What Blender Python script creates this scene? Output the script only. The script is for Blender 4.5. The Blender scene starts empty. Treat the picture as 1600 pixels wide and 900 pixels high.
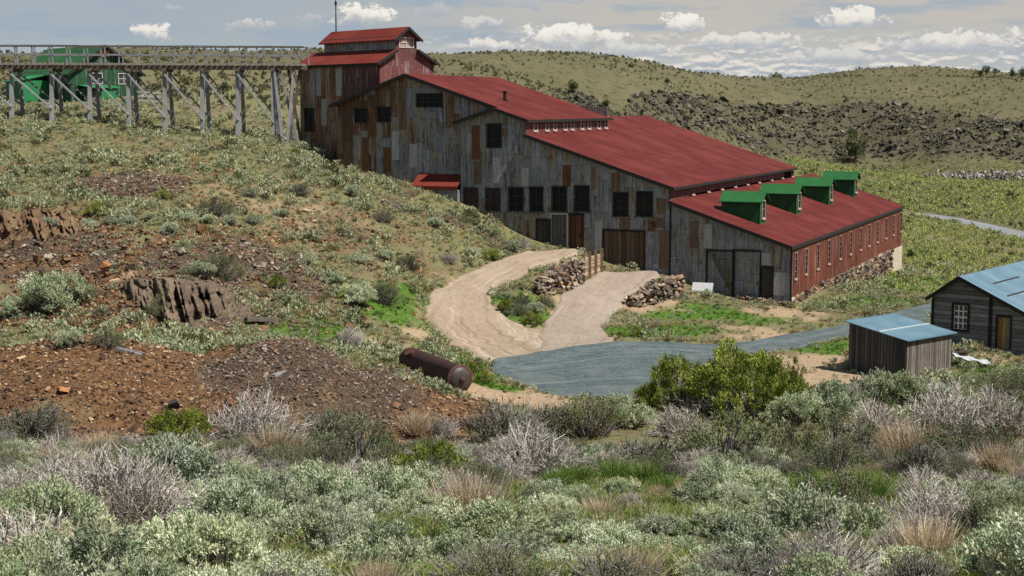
import bpy, math, random
import numpy as np
from mathutils import Vector
from mathutils.geometry import tessellate_polygon

random.seed(5)
rng = np.random.default_rng(11)
SC = bpy.context.scene
COL = SC.collection
PI = math.pi

# ------------------------------------------------------------------ camera model (used to measure the place)
F, CX, CY, ZC = 2400.0, 800.0, 450.0, 16.0
PITCH = math.atan(286 / 2400)
cp, sp = math.cos(PITCH), math.sin(PITCH)

def ray(u, v):
    xc, yc = (u - CX) / F, (CY - v) / F
    return np.array([xc, cp + yc * sp, -sp + yc * cp])

def at(u, v, D):
    r = ray(u, v)
    k = D / r[1]
    return np.array([r[0] * k, D, ZC + r[2] * k])

# ------------------------------------------------------------------ object helpers
def tag(o, label=None, cat=None, group=None, kind=None):
    if label: o['label'] = label
    if cat: o['category'] = cat
    if group: o['group'] = group
    if kind: o['kind'] = kind
    return o

def empty(name, loc=(0, 0, 0), rz=0.0):
    o = bpy.data.objects.new(name, None)
    COL.objects.link(o)
    o.location = loc
    o.rotation_euler = (0, 0, rz)
    o.empty_display_size = 0.3
    return o

def link(name, me, parent=None):
    o = bpy.data.objects.new(name, me)
    COL.objects.link(o)
    if parent is not None: o.parent = parent
    return o

def mesh_np(name, V, T, mats, col=None, smooth=False, attrs=None, mi=None):
    """V (N,3) float, T (M,k) int -> mesh data"""
    V = np.ascontiguousarray(V, np.float32); T = np.ascontiguousarray(T, np.int32)
    me = bpy.data.meshes.new(name)
    k = T.shape[1]
    me.vertices.add(len(V)); me.vertices.foreach_set('co', V.ravel())
    me.loops.add(T.size); me.loops.foreach_set('vertex_index', T.ravel())
    me.polygons.add(len(T))
    me.polygons.foreach_set('loop_start', np.arange(0, T.size, k, dtype=np.int32))
    me.polygons.foreach_set('loop_total', np.full(len(T), k, np.int32))
    for m in (mats if isinstance(mats, (list, tuple)) else [mats]): me.materials.append(m)
    if mi is not None: me.polygons.foreach_set('material_index', np.ascontiguousarray(mi, np.int32))
    me.polygons.foreach_set('use_smooth', np.full(len(T), bool(smooth)))
    me.update(calc_edges=True)
    if col is not None:
        a = me.attributes.new('col', 'FLOAT_COLOR', 'POINT')
        c = np.ones((len(V), 4), np.float32); c[:, :3] = col
        a.data.foreach_set('color', c.ravel())
    for n, val in (attrs or {}).items():
        a = me.attributes.new(n, 'FLOAT', 'POINT')
        a.data.foreach_set('value', np.ascontiguousarray(val, np.float32))
    return me

def unit(a): return a / np.maximum(np.linalg.norm(a, axis=-1, keepdims=True), 1e-9)

class MB:
    """collects polygons for one mesh"""
    def __init__(s): s.v, s.f, s.m, s.sm = [], [], [], []
    def add(s, vs, fs, mi=0, smooth=False):
        b = len(s.v)
        s.v += [tuple(map(float, p)) for p in vs]
        for f in fs:
            s.f.append([b + i for i in f]); s.m.append(mi); s.sm.append(smooth)
        return s
    def box(s, lo, hi, mi=0):
        x0, y0, z0 = lo; x1, y1, z1 = hi
        vs = [(x, y, z) for z in (z0, z1) for y in (y0, y1) for x in (x0, x1)]
        return s.add(vs, [(0, 2, 3, 1), (4, 5, 7, 6), (0, 1, 5, 4), (2, 6, 7, 3), (0, 4, 6, 2), (1, 3, 7, 5)], mi)
    def bar(s, p, q, w, h, mi=0, up=(0, 0, 1)):
        p, q = Vector(p), Vector(q)
        d = (q - p).normalized(); u = Vector(up)
        if abs(d.dot(u)) > .98: u = Vector((0, 1, 0))
        a = d.cross(u).normalized() * (w / 2); b = a.cross(d).normalized() * (h / 2)
        vs = [p - a - b, p + a - b, p + a + b, p - a + b, q - a - b, q + a - b, q + a + b, q - a + b]
        return s.add(vs, [(0, 1, 2, 3), (7, 6, 5, 4), (0, 4, 5, 1), (1, 5, 6, 2), (2, 6, 7, 3), (3, 7, 4, 0)], mi)
    def tube(s, p, q, r0, r1=None, n=10, mi=0):
        r1 = r0 if r1 is None else r1
        p, q = Vector(p), Vector(q); d = (q - p).normalized()
        u = Vector((0, 0, 1)) if abs(d.z) < .9 else Vector((1, 0, 0))
        a = d.cross(u).normalized(); b = d.cross(a)
        vs = []
        for c, r in ((p, r0), (q, r1)):
            for i in range(n):
                t = 2 * PI * i / n
                vs.append(c + a * (r * math.cos(t)) + b * (r * math.sin(t)))
        s.add(vs, [(i, (i + 1) % n, n + (i + 1) % n, n + i) for i in range(n)], mi, True)
        s.add(vs, [tuple(range(n))[::-1], tuple(range(n, 2 * n))], mi)
        return s
    def slab(s, quad, th, mi=0):
        """quad: 4 top corners; thickness th straight down"""
        t = [Vector(p) for p in quad]; b = [p - Vector((0, 0, th)) for p in t]
        return s.add(t + b, [(0, 1, 2, 3), (7, 6, 5, 4), (0, 4, 5, 1), (1, 5, 6, 2), (2, 6, 7, 3), (3, 7, 4, 0)], mi)
    def wall(s, outline, holes, to3, depth, mi=0):
        """sheet with openings; outline and holes in 2-D (a,z); to3(a, d, z) -> point, d = depth into the wall"""
        loops = [[Vector((a, z, 0)) for a, z in outline]] + [[Vector((a, z, 0)) for a, z in h] for h in holes]
        flat = [p for L in loops for p in L]
        tris = tessellate_polygon(loops)
        for d in (0, depth):
            s.add([to3(p.x, d, p.y) for p in flat], [tuple(t) for t in tris], mi)
        for L in loops:
            n = len(L)
            vs = [to3(p.x, 0, p.y) for p in L] + [to3(p.x, depth, p.y) for p in L]
            s.add(vs, [(i, (i + 1) % n, n + (i + 1) % n, n + i) for i in range(n)], mi)
        return s
    def mesh(s, name, mats):
        me = bpy.data.meshes.new(name)
        me.from_pydata(s.v, [], s.f)
        for m in (mats if isinstance(mats, (list, tuple)) else [mats]): me.materials.append(m)
        me.polygons.foreach_set('material_index', s.m)
        me.polygons.foreach_set('use_smooth', s.sm)
        me.update()
        return me
    def build(s, name, mats, parent=None): return link(name, s.mesh(name, mats), parent)

# ------------------------------------------------------------------ node helper
class NT:
    def __init__(s, name, world=False):
        if world:
            s.owner = bpy.data.worlds.new(name)
        else:
            s.owner = bpy.data.materials.new(name)
        s.owner.use_nodes = True
        s.t = s.owner.node_tree
        s.t.nodes.clear()
    def n(s, typ, ins=None, **props):
        nd = s.t.nodes.new(typ)
        for k, v in props.items(): setattr(nd, k, v)
        for k, v in (ins or {}).items(): s.set(nd.inputs[k], v)
        return nd
    def set(s, sock, v):
        if isinstance(v, bpy.types.NodeSocket): s.t.links.new(v, sock)
        elif isinstance(v, bpy.types.Node): s.t.links.new(v.outputs[0], sock)
        else:
            if isinstance(v, (tuple, list)) and len(v) == 3 and sock.type == 'RGBA': v = (*v, 1)
            sock.default_value = v
    def m(s, op, a, b=None, c=None, clamp=False):
        nd = s.t.nodes.new('ShaderNodeMath'); nd.operation = op; nd.use_clamp = clamp
        s.set(nd.inputs[0], a)
        if b is not None: s.set(nd.inputs[1], b)
        if c is not None: s.set(nd.inputs[2], c)
        return nd.outputs[0]
    def mix(s, f, a, b, blend='MIX'):
        nd = s.t.nodes.new('ShaderNodeMix'); nd.data_type = 'RGBA'; nd.blend_type = blend
        s.set(nd.inputs[0], f); s.set(nd.inputs[6], a); s.set(nd.inputs[7], b)
        return nd.outputs[2]
    def noise(s, vec, scale, detail=4, rough=.6, dist=0.0, out=0):
        nd = s.n('ShaderNodeTexNoise', {'Vector': vec, 'Scale': scale, 'Detail': detail, 'Roughness': rough, 'Distortion': dist})
        return nd.outputs[out]
    def ss(s, x, lo, hi, a=0.0, b=1.0):
        nd = s.n('ShaderNodeMapRange', {0: x, 1: lo, 2: hi, 3: a, 4: b}, interpolation_type='SMOOTHSTEP')
        return nd.outputs[0]
    def ramp(s, f, stops, interp='LINEAR'):
        nd = s.t.nodes.new('ShaderNodeValToRGB'); r = nd.color_ramp; r.interpolation = interp
        while len(r.elements) < len(stops): r.elements.new(.5)
        for e, (p, c) in zip(r.elements, stops): e.position = p; e.color = (*c, 1)
        s.set(nd.inputs[0], f)
        return nd.outputs[0]
    def sep(s, vec):
        nd = s.n('ShaderNodeSeparateXYZ', {0: vec}); return nd.outputs
    def comb(s, x, y, z=0.0):
        return s.n('ShaderNodeCombineXYZ', {0: x, 1: y, 2: z}).outputs[0]
    def obj(s): return s.n('ShaderNodeTexCoord').outputs['Object']
    def pos(s): return s.n('ShaderNodeNewGeometry').outputs['Position']
    def attr(s, name, col=False):
        nd = s.n('ShaderNodeAttribute', attribute_name=name); return nd.outputs['Color' if col else 'Fac']
    def bump(s, h, strength=.5, dist=.05):
        return s.n('ShaderNodeBump', {'Strength': strength, 'Distance': dist, 'Height': h}).outputs[0]
    def out(s, color, rough=.85, normal=None, metal=0.0, spec=.3, trans=None):
        b = s.n('ShaderNodeBsdfPrincipled', {'Base Color': color, 'Roughness': rough, 'Metallic': metal, 'Specular IOR Level': spec})
        if normal is not None: s.set(b.inputs['Normal'], normal)
        sh = b.outputs[0]
        if trans:
            tr = s.n('ShaderNodeBsdfTranslucent', {'Color': color})
            sh = s.n('ShaderNodeMixShader', {0: trans, 1: sh, 2: tr.outputs[0]}).outputs[0]
        o = s.n('ShaderNodeOutputMaterial'); s.t.links.new(sh, o.inputs[0])
        return s.owner

def simple_mat(name, c, rough=.8, var=.25, scale=6.0, stretch=(1, 1, 1), metal=0.0, spec=.3, bump=0.0):
    t = NT(name)
    mp = t.n('ShaderNodeMapping', {'Vector': t.obj(), 'Scale': stretch}).outputs[0]
    nz = t.noise(mp, scale, 5, .65)
    c1 = tuple(x * (1 - var) for x in c); c2 = tuple(min(1, x * (1 + var)) for x in c)
    col = t.ramp(nz, [(.25, c1), (.75, c2)])
    return t.out(col, rough, t.bump(nz, bump, .05) if bump else None, metal, spec)

def corrugated(name, axis, palette, streak=(.10, .045, .02), rust_amt=.5, pw=.68, ph=2.35, pitch=.227, grad=None, rough=.7):
    """weathered sheets of corrugated iron: every sheet its own tone, rust streaks, ribs"""
    t = NT(name)
    o = t.obj(); s = t.sep(o)
    a, z = s[axis], s[2]
    ia = t.m('FLOOR', t.m('DIVIDE', a, pw))
    off = t.n('ShaderNodeTexWhiteNoise', {'W': ia}, noise_dimensions='1D').outputs['Value']
    zz = t.m('DIVIDE', t.m('ADD', z, t.m('MULTIPLY', off, 2.2)), ph)
    iz = t.m('FLOOR', zz)
    wn = t.n('ShaderNodeTexWhiteNoise', {'Vector': t.comb(ia, iz, axis * 3.7)}, noise_dimensions='3D').outputs['Value']
    big = t.noise(t.comb(t.m('MULTIPLY', a, .12), t.m('MULTIPLY', z, .16), 3.0), 1.0, 3, .6)
    key = t.m('ADD', t.m('MULTIPLY', wn, .48), t.m('MULTIPLY', t.m('SUBTRACT', big, .5), 1.15), clamp=False)
    if grad is not None:   # more rust towards one end
        key = t.m('ADD', key, t.ss(a, grad[0], grad[1], grad[2], 0.0))
    md = t.noise(t.comb(t.m('MULTIPLY', a, 2.6), t.m('MULTIPLY', z, .28), t.m('MULTIPLY', wn, 3.0)), 1.0, 4, .6)
    key = t.m('ADD', key, t.m('MULTIPLY', t.m('SUBTRACT', md, .5), 1.0))
    key = t.m('ADD', key, .20)
    col = t.ramp(key, palette)
    sv = t.comb(t.m('MULTIPLY', a, 5.5), t.m('MULTIPLY', z, .35), t.m('MULTIPLY', wn, 9.0))
    st = t.noise(sv, 1.0, 5, .65)
    bl2 = t.noise(t.comb(t.m('MULTIPLY', a, .45), t.m('MULTIPLY', z, .4), 21.0), 1.0, 4, .6)
    ra = t.m('MULTIPLY', t.ss(st, .46, .64, 0.0, min(1, rust_amt * 1.7)), t.ss(bl2, .40, .62, .12, 1.0))
    col = t.mix(ra, col, streak)
    col = t.mix(t.ss(st, .46, .30, 0.0, .55), col, (.50, .50, .49))
    dk = t.noise(t.comb(t.m('MULTIPLY', a, 3.2), t.m('MULTIPLY', z, .22), 31.0), 1.0, 5, .7)
    col = t.mix(t.ss(dk, .54, .72, 0.0, .6), col, (.06, .055, .052))
    bl = t.noise(t.comb(t.m('MULTIPLY', a, 1.0), t.m('MULTIPLY', z, .8), 11.0), 2.2, 6, .7)
    col = t.mix(t.ss(bl, .52, .75, 0.0, .65), col, tuple(x * .35 for x in streak))
    fine = t.noise(t.comb(t.m('MULTIPLY', a, 9.0), t.m('MULTIPLY', z, 2.2), 5.0), 1.0, 4, .7)
    col = t.mix(.6, col, t.ramp(fine, [(.3, (.35, .35, .35)), (.7, (1.0, 1.0, 1.0))]), 'MULTIPLY')
    # laps between sheets
    fz = t.m('FRACT', zz); fa = t.m('FRACT', t.m('DIVIDE', a, pw))
    lap = t.m('MAXIMUM', t.m('LESS_THAN', fz, .018), t.m('LESS_THAN', fa, .05))
    col = t.mix(t.m('MULTIPLY', lap, .55), col, (.03, .025, .02))
    rib = t.m('SINE', t.m('MULTIPLY', a, 2 * PI / pitch))
    h = t.m('ADD', t.m('MULTIPLY', rib, .5), t.m('MULTIPLY', bl, .8))
    return t.out(col, rough, t.bump(h, .14, .03), 0.0, .3)

def painted_roof(name, c, axis, fade, seam=.62, rough=.78):
    t = NT(name)
    o = t.obj(); s = t.sep(o)
    n1 = t.noise(o, .35, 4, .6); n2 = t.noise(o, 3.0, 5, .7)
    # sheet laps across the slope and faded sheets
    lapn = t.m('FRACT', t.m('ADD', t.m('DIVIDE', s[1 - axis], 2.9), t.m('MULTIPLY', t.n('ShaderNodeTexWhiteNoise', {'W': t.m('FLOOR', t.m('DIVIDE', s[axis], seam * 1.5))}, noise_dimensions='1D').outputs['Value'], .06)))
    n5 = t.noise(o, .9, 6, .7)
    sv = t.comb(t.m('MULTIPLY', s[axis], 4.0), t.m('MULTIPLY', s[1 - axis], .22), 0.0)
    n3 = t.noise(sv, 1.0, 5, .65)
    col = t.mix(t.ss(n1, .35, .7), c, fade)
    col = t.mix(t.ss(n3, .5, .8, 0.0, .45), col, tuple(x * .5 for x in c))
    col = t.mix(t.ss(n2, .55, .8, 0.0, .35), col, tuple(x * .6 for x in c))
    col = t.mix(t.m('MULTIPLY', t.m('LESS_THAN', lapn, .03), .4), col, tuple(x * .4 for x in c))
    col = t.mix(t.ss(n5, .54, .72, 0.0, .35), col, (c[0] * 1.35, c[1] * 2.4, c[2] * 1.9))
    idx = t.m('FLOOR', t.m('DIVIDE', s[axis], seam))
    wn = t.n('ShaderNodeTexWhiteNoise', {'W': idx}, noise_dimensions='1D').outputs['Value']
    col = t.mix(t.m('MULTIPLY', wn, .13), col, tuple(x * .62 for x in c))
    fr = t.m('FRACT', t.m('DIVIDE', s[axis], seam))
    ridge = t.ss(t.m('ABSOLUTE', t.m('SUBTRACT', fr, .5)), .40, .5)
    return t.out(col, rough, t.bump(t.m('ADD', t.m('MULTIPLY', ridge, .35), t.m('MULTIPLY', n2, .5)), .3, .03), 0.0, .12)

def planks(name, axis, c, dark, pw=.2, rough=.9, run=2):
    """boards side by side along `axis`, grain along `run`"""
    t = NT(name)
    o = t.obj(); s = t.sep(o)
    x = t.m('DIVIDE', s[axis], pw)
    ia = t.m('FLOOR', x); fa = t.m('FRACT', x)
    wn = t.n('ShaderNodeTexWhiteNoise', {'W': ia}, noise_dimensions='1D').outputs['Value']
    g = t.noise(t.comb(t.m('MULTIPLY', s[axis], 22.0), t.m('MULTIPLY', s[run], 1.2), t.m('MULTIPLY', wn, 20.0)), 1.0, 5, .65)
    col = t.mix(wn, tuple(v * .55 for v in c), tuple(min(1, v * 1.25) for v in c))
    col = t.mix(t.ss(g, .42, .72, 0.0, .8), col, dark)
    gap = t.m('LESS_THAN', fa, .09)
    col = t.mix(t.m('MULTIPLY', gap, .9), col, (.008, .007, .006))
    h = t.m('SUBTRACT', t.m('MULTIPLY', g, .4), gap)
    return t.out(col, rough, t.bump(h, .6, .03), 0.0, .2)

def attr_mat(name, rough=.9, trans=None, spec=.15, var=.0):
    t = NT(name)
    col = t.attr('col', True)
    if var:
        nz = t.noise(t.obj(), 9.0, 4, .7)
        col = t.mix(1.0, col, t.ramp(nz, [(.3, (1 - var,) * 3), (.7, (1 + var,) * 3)]), 'MULTIPLY')
    return t.out(col, rough, None, 0.0, spec, trans)
# ================================================================== TERRAIN
def vnoise(x, y, seed=0):
    xi = np.floor(x).astype(np.int64); yi = np.floor(y).astype(np.int64)
    fx = x - xi; fy = y - yi
    fx = fx * fx * (3 - 2 * fx); fy = fy * fy * (3 - 2 * fy)
    def h(i, j):
        n = (i * 374761393 + j * 668265263 + seed * 1442695041) & 0x7fffffff
        n = ((n ^ (n >> 13)) * 1274126177) & 0x7fffffff
        return ((n ^ (n >> 16)) & 0xffff) / 65535.0
    return (h(xi, yi) * (1 - fx) + h(xi + 1, yi) * fx) * (1 - fy) + (h(xi, yi + 1) * (1 - fx) + h(xi + 1, yi + 1) * fx) * fy

def fbm(x, y, oct=4, seed=0, gain=.5):
    s = 0; a = 1; tot = 0
    for k in range(oct):
        s = s + a * (vnoise(x, y, seed + k * 17) - .5) * 2; tot += a
        x = x * 2.03 + 13.1; y = y * 2.03 + 7.7; a *= gain
    return s / tot

def sstep(x, a, b):
    t = np.clip((x - a) / (b - a), 0, 1); return t * t * (3 - 2 * t)

# surveyed points of the place: (u, v, distance) of ground seen in the photograph
CTRL = []
for u in (-500, 0, 500, 1000, 1500, 2100):
    for D, z in ((4, -2.1), (7, -2.75), (12, -3.8), (20, -5.45), (29, -7.25), (37, -8.8)):
        CTRL.append((u, None, D, z))
for u in (-500, -100, 200, 420): CTRL += [(u, None, 44, -10.2), (u, None, 51, -11.3), (u, None, 58, -11.9)]
for u in (650, 800, 1000, 1250, 1500, 1800, 2100): CTRL += [(u, None, 46, -10.8), (u, None, 56, -12.8), (u, None, 65, -13.9)]
CTRL += [(u, v, D, None) for u, v, D in [
    (-500, 550, 70), (-200, 548, 70), (60, 546, 70), (330, 545, 70), (270, 506, 76), (420, 505, 77), (120, 505, 76), (-150, 500, 78), (560, 545, 79), (500, 515, 80),
    (0, 440, 82), (150, 440, 82), (270, 433, 80), (350, 430, 84), (420, 470, 82), (500, 480, 85), (-300, 440, 82),
    (500, 430, 91), (600, 430, 95), (600, 380, 102), (600, 330, 108), (500, 380, 97), (500, 330, 104), (500, 285, 112),
    (400, 240, 117), (300, 240, 113), (300, 300, 101), (300, 350, 93), (150, 300, 99), (150, 350, 91), (0, 300, 98), (0, 350, 89), (0, 400, 85), (200, 395, 86), (380, 395, 89),
    (0, 240, 111), (150, 225, 116), (-300, 350, 88), (-300, 240, 108),
    (-300, 160, 128), (-100, 172, 128), (25, 180, 128), (144, 194, 128), (260, 206, 128), (375, 211, 128), (432, 213, 128.5), (478, 234, 131),
    (525, 262, 122.5), (600, 275, 119.5), (660, 297, 117), (705, 318, 115.5), (735, 338, 114.2), (780, 362, 113.5), (825, 387, 113),
    (660, 462, 93), (600, 470, 89), (690, 440, 98), (740, 412, 105), (690, 380, 105), (760, 385, 109),
    (720, 540, 87), (680, 492, 92), (740, 440, 101), (860, 394, 111.5), (905, 393, 112.3), (845, 420, 106), (800, 450, 100.5),
    (820, 485, 96.5), (945, 424, 111), (1035, 427, 110), (985, 445, 107), (900, 470, 101), (900, 500, 96), (940, 520, 93),
    (1062, 446, 109.3), (990, 482, 102.2), (1010, 510, 96.5), (1100, 465, 107.3), (1200, 480, 105.8), (1240, 481, 106.5),
    (1130, 500, 99), (1050, 515, 94.5),
    (560, 560, 74), (640, 575, 73), (720, 604, 71), (800, 605, 75.5), (1000, 605, 76), (1000, 540, 89), (900, 545, 88), (1200, 540, 90), (1300, 590, 79), (1450, 590, 79), (1600, 590, 79), (1900, 590, 79),
    (1600, 556, 86.5), (1750, 570, 84), (1470, 540, 89), (1250, 510, 98), (1420, 490, 103),
    (1341, 440, 131), (1397, 424, 147), (1500, 440, 130), (1600, 420, 140), (1500, 380, 175), (1600, 372, 186), (1420, 331, 228), (1600, 330, 235), (1900, 360, 190), (1900, 470, 115),
    (1300, 268, 370), (1500, 256, 415), (1700, 252, 425), (1250, 252, 435), (1400, 248, 440),
    (1250, 162, 478), (1400, 152, 480), (1600, 166, 470), (1900, 160, 480), (1100, 152, 450), (1000, 150, 400), (1100, 235, 395), (1000, 215, 360), (900, 165, 310), (1250, 205, 456), (1500, 205, 450),
    (660, 85, 380), (800, 95, 400), (950, 106, 430), (1050, 111, 470), (1130, 121, 520), (1200, 129, 580), (1260, 131, 700), (1300, 122, 740), (1350, 110, 760), (1400, 106, 780), (1480, 108, 780), (1560, 120, 740), (1640, 126, 720), (1900, 130, 700),
    (700, 130, 270), (850, 130, 330), (850, 160, 260), (1000, 130, 420), (560, 88, 330),
    (350, 76, 270), (250, 76, 265), (100, 96, 260), (0, 96, 260), (-300, 92, 260),
    (350, 130, 180), (100, 160, 150), (0, 163, 150), (200, 156, 150), (-300, 150, 150), (330, 165, 150), (440, 150, 165),
]]
th_c, lr_c, q_c = [], [], []
for u, v, D, z in CTRL:
    if v is None:
        X = (u - CX) / F * D; Y = D; zr = z
    else:
        p = at(u, v, D); X, Y, zr = p[0], p[1], p[2] - ZC
    R = math.hypot(X, Y)
    th_c.append(math.atan2(X, Y)); lr_c.append(math.log(R)); q_c.append(zr / R)
for u, D, v in [(-300, 360, 108), (0, 360, 110), (200, 360, 92), (350, 360, 88), (560, 440, 98), (660, 500, 97), (800, 520, 107), (950, 560, 118), (1050, 600, 123), (1130, 650, 130), (-300, 600, 135), (0, 600, 135), (300, 600, 120), (560, 700, 120), (800, 750, 125), (1400, 900, 122), (1560, 900, 135), (1900, 900, 140), (1250, 850, 140), (1050, 850, 140)]:
    p = at(u, v, D); R = math.hypot(p[0], p[1])
    th_c.append(math.atan2(p[0], p[1])); lr_c.append(math.log(R)); q_c.append((p[2] - ZC) / R)
for th in (-.6, -.3, 0, .3, .6):       # the land falls away beyond the skyline
    for R, q in ((1050, -.004), (1600, -.008), (3000, -.01)):
        th_c.append(th); lr_c.append(math.log(R)); q_c.append(q)
th_c, lr_c, q_c = map(np.array, (th_c, lr_c, q_c))
def _U(r2): return np.where(r2 > 1e-12, .5 * r2 * np.log(np.maximum(r2, 1e-12)), 0)
_n = len(th_c)
_K = _U((th_c[:, None] - th_c[None]) ** 2 + (lr_c[:, None] - lr_c[None]) ** 2) + np.eye(_n) * 2e-4
_Pm = np.stack([np.ones(_n), th_c, lr_c], 1)
_A = np.block([[_K, _Pm], [_Pm.T, np.zeros((3, 3))]])
_w = np.linalg.solve(_A, np.concatenate([q_c, np.zeros(3)]))

def base_h(X, Y):
    X = np.atleast_1d(np.asarray(X, float)); Y = np.atleast_1d(np.asarray(Y, float))
    R = np.maximum(np.hypot(X, Y), 3.0); th = np.arctan2(X, Y); lr = np.log(R)
    thc = np.clip(th, -.55, .55)
    q = np.empty_like(R)
    for i in range(0, len(R), 20000):
        a, b = thc[i:i + 20000], lr[i:i + 20000]
        k = _U((a[:, None] - th_c[None]) ** 2 + (b[:, None] - lr_c[None]) ** 2)
        q[i:i + 20000] = k @ _w[:_n] + _w[_n] + _w[_n + 1] * a + _w[_n + 2] * b
    w = sstep(np.abs(th), .6, 1.3)
    zr = q * R
    zr = zr * (1 - w) + (-2.2 - .012 * R) * w
    return ZC + zr

def mound(X, Y, u, D, rx, ry, h, sharp=1.3, rot=0.0):
    x0, y0 = (u - CX) / F * D, D
    c, s = math.cos(rot), math.sin(rot)
    dx, dy = X - x0, Y - y0
    a = (dx * c + dy * s) / rx; b = (-dx * s + dy * c) / ry
    r = np.sqrt(a * a + b * b) + .16 * fbm(X * .35, Y * .35, 3, 91)
    return h * np.clip(1 - r, 0, 1) ** 1.0 * (1 - .35 * np.clip(1 - r, 0, 1)) * sharp

def smooth_h(X, Y):
    X = np.atleast_1d(np.asarray(X, float)); Y = np.atleast_1d(np.asarray(Y, float))
    z = base_h(X, Y)
    m = mound(X, Y, 110, 61, 9.0, 6.5, 2.9)
    for a in ((300, 59.5, 6.0, 5.0, 1.3), (470, 63, 6.5, 6.0, 3.3), (600, 63.5, 6.5, 5.5, 2.9), (-140, 62, 8, 7, 2.4)):
        m = np.maximum(m, mound(X, Y, *a))
    z = z + m
    # cut bank with rock ribs
    return z

_tg = None
def G(u, v, hf=None):
    """ground point seen at a pixel of the photograph (marching along the ray)"""
    hf = hf or smooth_h
    r = ray(u, v); r = r / r[1]
    Ds = np.exp(np.linspace(math.log(7), math.log(900), 700))
    z = hf(r[0] * Ds, Ds)
    below = (ZC + r[2] * Ds) <= z
    if not below.any(): D = 600.0
    else:
        i = int(np.argmax(below)); lo, hi = Ds[max(i - 1, 0)], Ds[i]
        D = .5 * (lo + hi)
        for _ in range(8):
            D = .5 * (lo + hi)
            if ZC + r[2] * D <= hf([r[0] * D], [D])[0]: hi = D
            else: lo = D
    return np.array([r[0] * D, D, hf([r[0] * D], [D])[0]])

# ------------------------------------------------------------------ roads: ribbons between two edges
def ribbon_pts(pairs, n_along, n_across, jitter=.12):
    L = np.array([G(*a)[:2] for a, b in pairs]); R = np.array([G(*b)[:2] for a, b in pairs])
    def res(P):
        d = np.concatenate([[0], np.cumsum(np.linalg.norm(np.diff(P, axis=0), axis=1))])
        t = np.linspace(0, d[-1], n_along)
        # smooth resample (Catmull-like through dense linear + box filter)
        Q = np.stack([np.interp(t, d, P[:, k]) for k in (0, 1)], 1)
        k = max(1, n_along // (len(P) * 2)) * 2 + 1
        pad = np.pad(Q, ((k // 2, k // 2), (0, 0)), mode='edge')
        return np.stack([np.convolve(pad[:, c], np.ones(k) / k, 'valid') for c in (0, 1)], 1)
    return res(L), res(R)

ROADS = {
 'dirt_driveway': dict(pairs=[((826, 391), (928, 390)), ((815, 395), (905, 396)), ((775, 406), (838, 417)), ((725, 427), (797, 439)), ((683, 452), (770, 460)), ((666, 474), (770, 476)),
                              ((662, 496), (788, 498)), ((690, 525), (832, 513)), ((722, 548), (890, 522)), ((757, 568), (985, 528))], lift=.05, na=120, nc=34),
 'earth_apron': dict(pairs=[((942, 422), (1044, 425)), ((915, 436), (1012, 442)), ((884, 455), (978, 474)), ((866, 480), (958, 492)), ((852, 503), (944, 511)), ((838, 530), (948, 526)), ((838, 556), (966, 538))], lift=.07, na=70, nc=26),
 'gravel_yard': dict(pairs=[((756, 566), (762, 576)), ((790, 556), (772, 592)), ((850, 546), (830, 612)), ((920, 536), (910, 625)), ((980, 529), (985, 630)), ((1040, 531), (1050, 625)), ((1090, 541), (1105, 588)),
                            ((1150, 537), (1172, 561)), ((1215, 525), (1230, 546)), ((1325, 507), (1330, 526)), ((1400, 490), (1412, 512)), ((1470, 470), (1490, 490)), ((1560, 447), (1585, 466)), ((1700, 410), (1740, 428))], lift=.09, na=170, nc=22),
 'far_road': dict(pairs=[((1330, 322), (1330, 327)), ((1418, 328), (1417, 335)), ((1484, 335), (1482, 345)), ((1538, 347), (1536, 360)), ((1600, 360), (1600, 375)), ((1720, 384), (1725, 406))], lift=.12, na=60, nc=4),
}
for k, r in ROADS.items():
    r['L'], r['R'] = ribbon_pts(r['pairs'], r['na'], r['nc'])
    e = fbm(np.arange(r['na']) * .35, np.zeros(r['na']), 3, 5) * .5
    e2 = fbm(np.arange(r['na']) * .35, np.ones(r['na']) * 9, 3, 6) * .5
    d = r['R'] - r['L']; w = np.linalg.norm(d, axis=1, keepdims=True); dn = d / np.maximum(w, .01)
    amp = 1.0 if k != 'far_road' else 1.0
    r['L'] = r['L'] + dn * e[:, None] * amp; r['R'] = r['R'] + dn * e2[:, None] * amp
    r['poly'] = np.concatenate([r['L'], r['R'][::-1]])

def in_poly(X, Y, P):
    c = np.zeros(X.shape, bool); n = len(P); j = n - 1
    bb = (X > P[:, 0].min()) & (X < P[:, 0].max()) & (Y > P[:, 1].min()) & (Y < P[:, 1].max())
    idx = np.nonzero(bb)[0]; x, y = X[idx], Y[idx]; cc = np.zeros(len(idx), bool)
    for i in range(n):
        xi, yi, xj, yj = P[i, 0], P[i, 1], P[j, 0], P[j, 1]
        if yi != yj:
            m = ((yi > y) != (yj > y)) & (x < (xj - xi) * (y - yi) / (yj - yi) + xi)
            cc ^= m
        j = i
    c[idx] = cc
    return c

def on_road(X, Y):
    m = np.zeros(X.shape, bool)
    for r in ROADS.values(): m |= in_poly(X, Y, r['poly'])
    return m

# ------------------------------------------------------------------ the mill's axes
_K0 = at(1235, 468, 107)
MA = np.array([.9175, -.3978]); MBx = np.array([.3978, .9175]); MK = _K0[:2]
M_RZ = math.atan2(MA[1], MA[0])
def mill_xy(X, Y):
    dx, dy = X - MK[0], Y - MK[1]
    return dx * MA[0] + dy * MA[1], dx * MBx[0] + dy * MBx[1]

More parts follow.
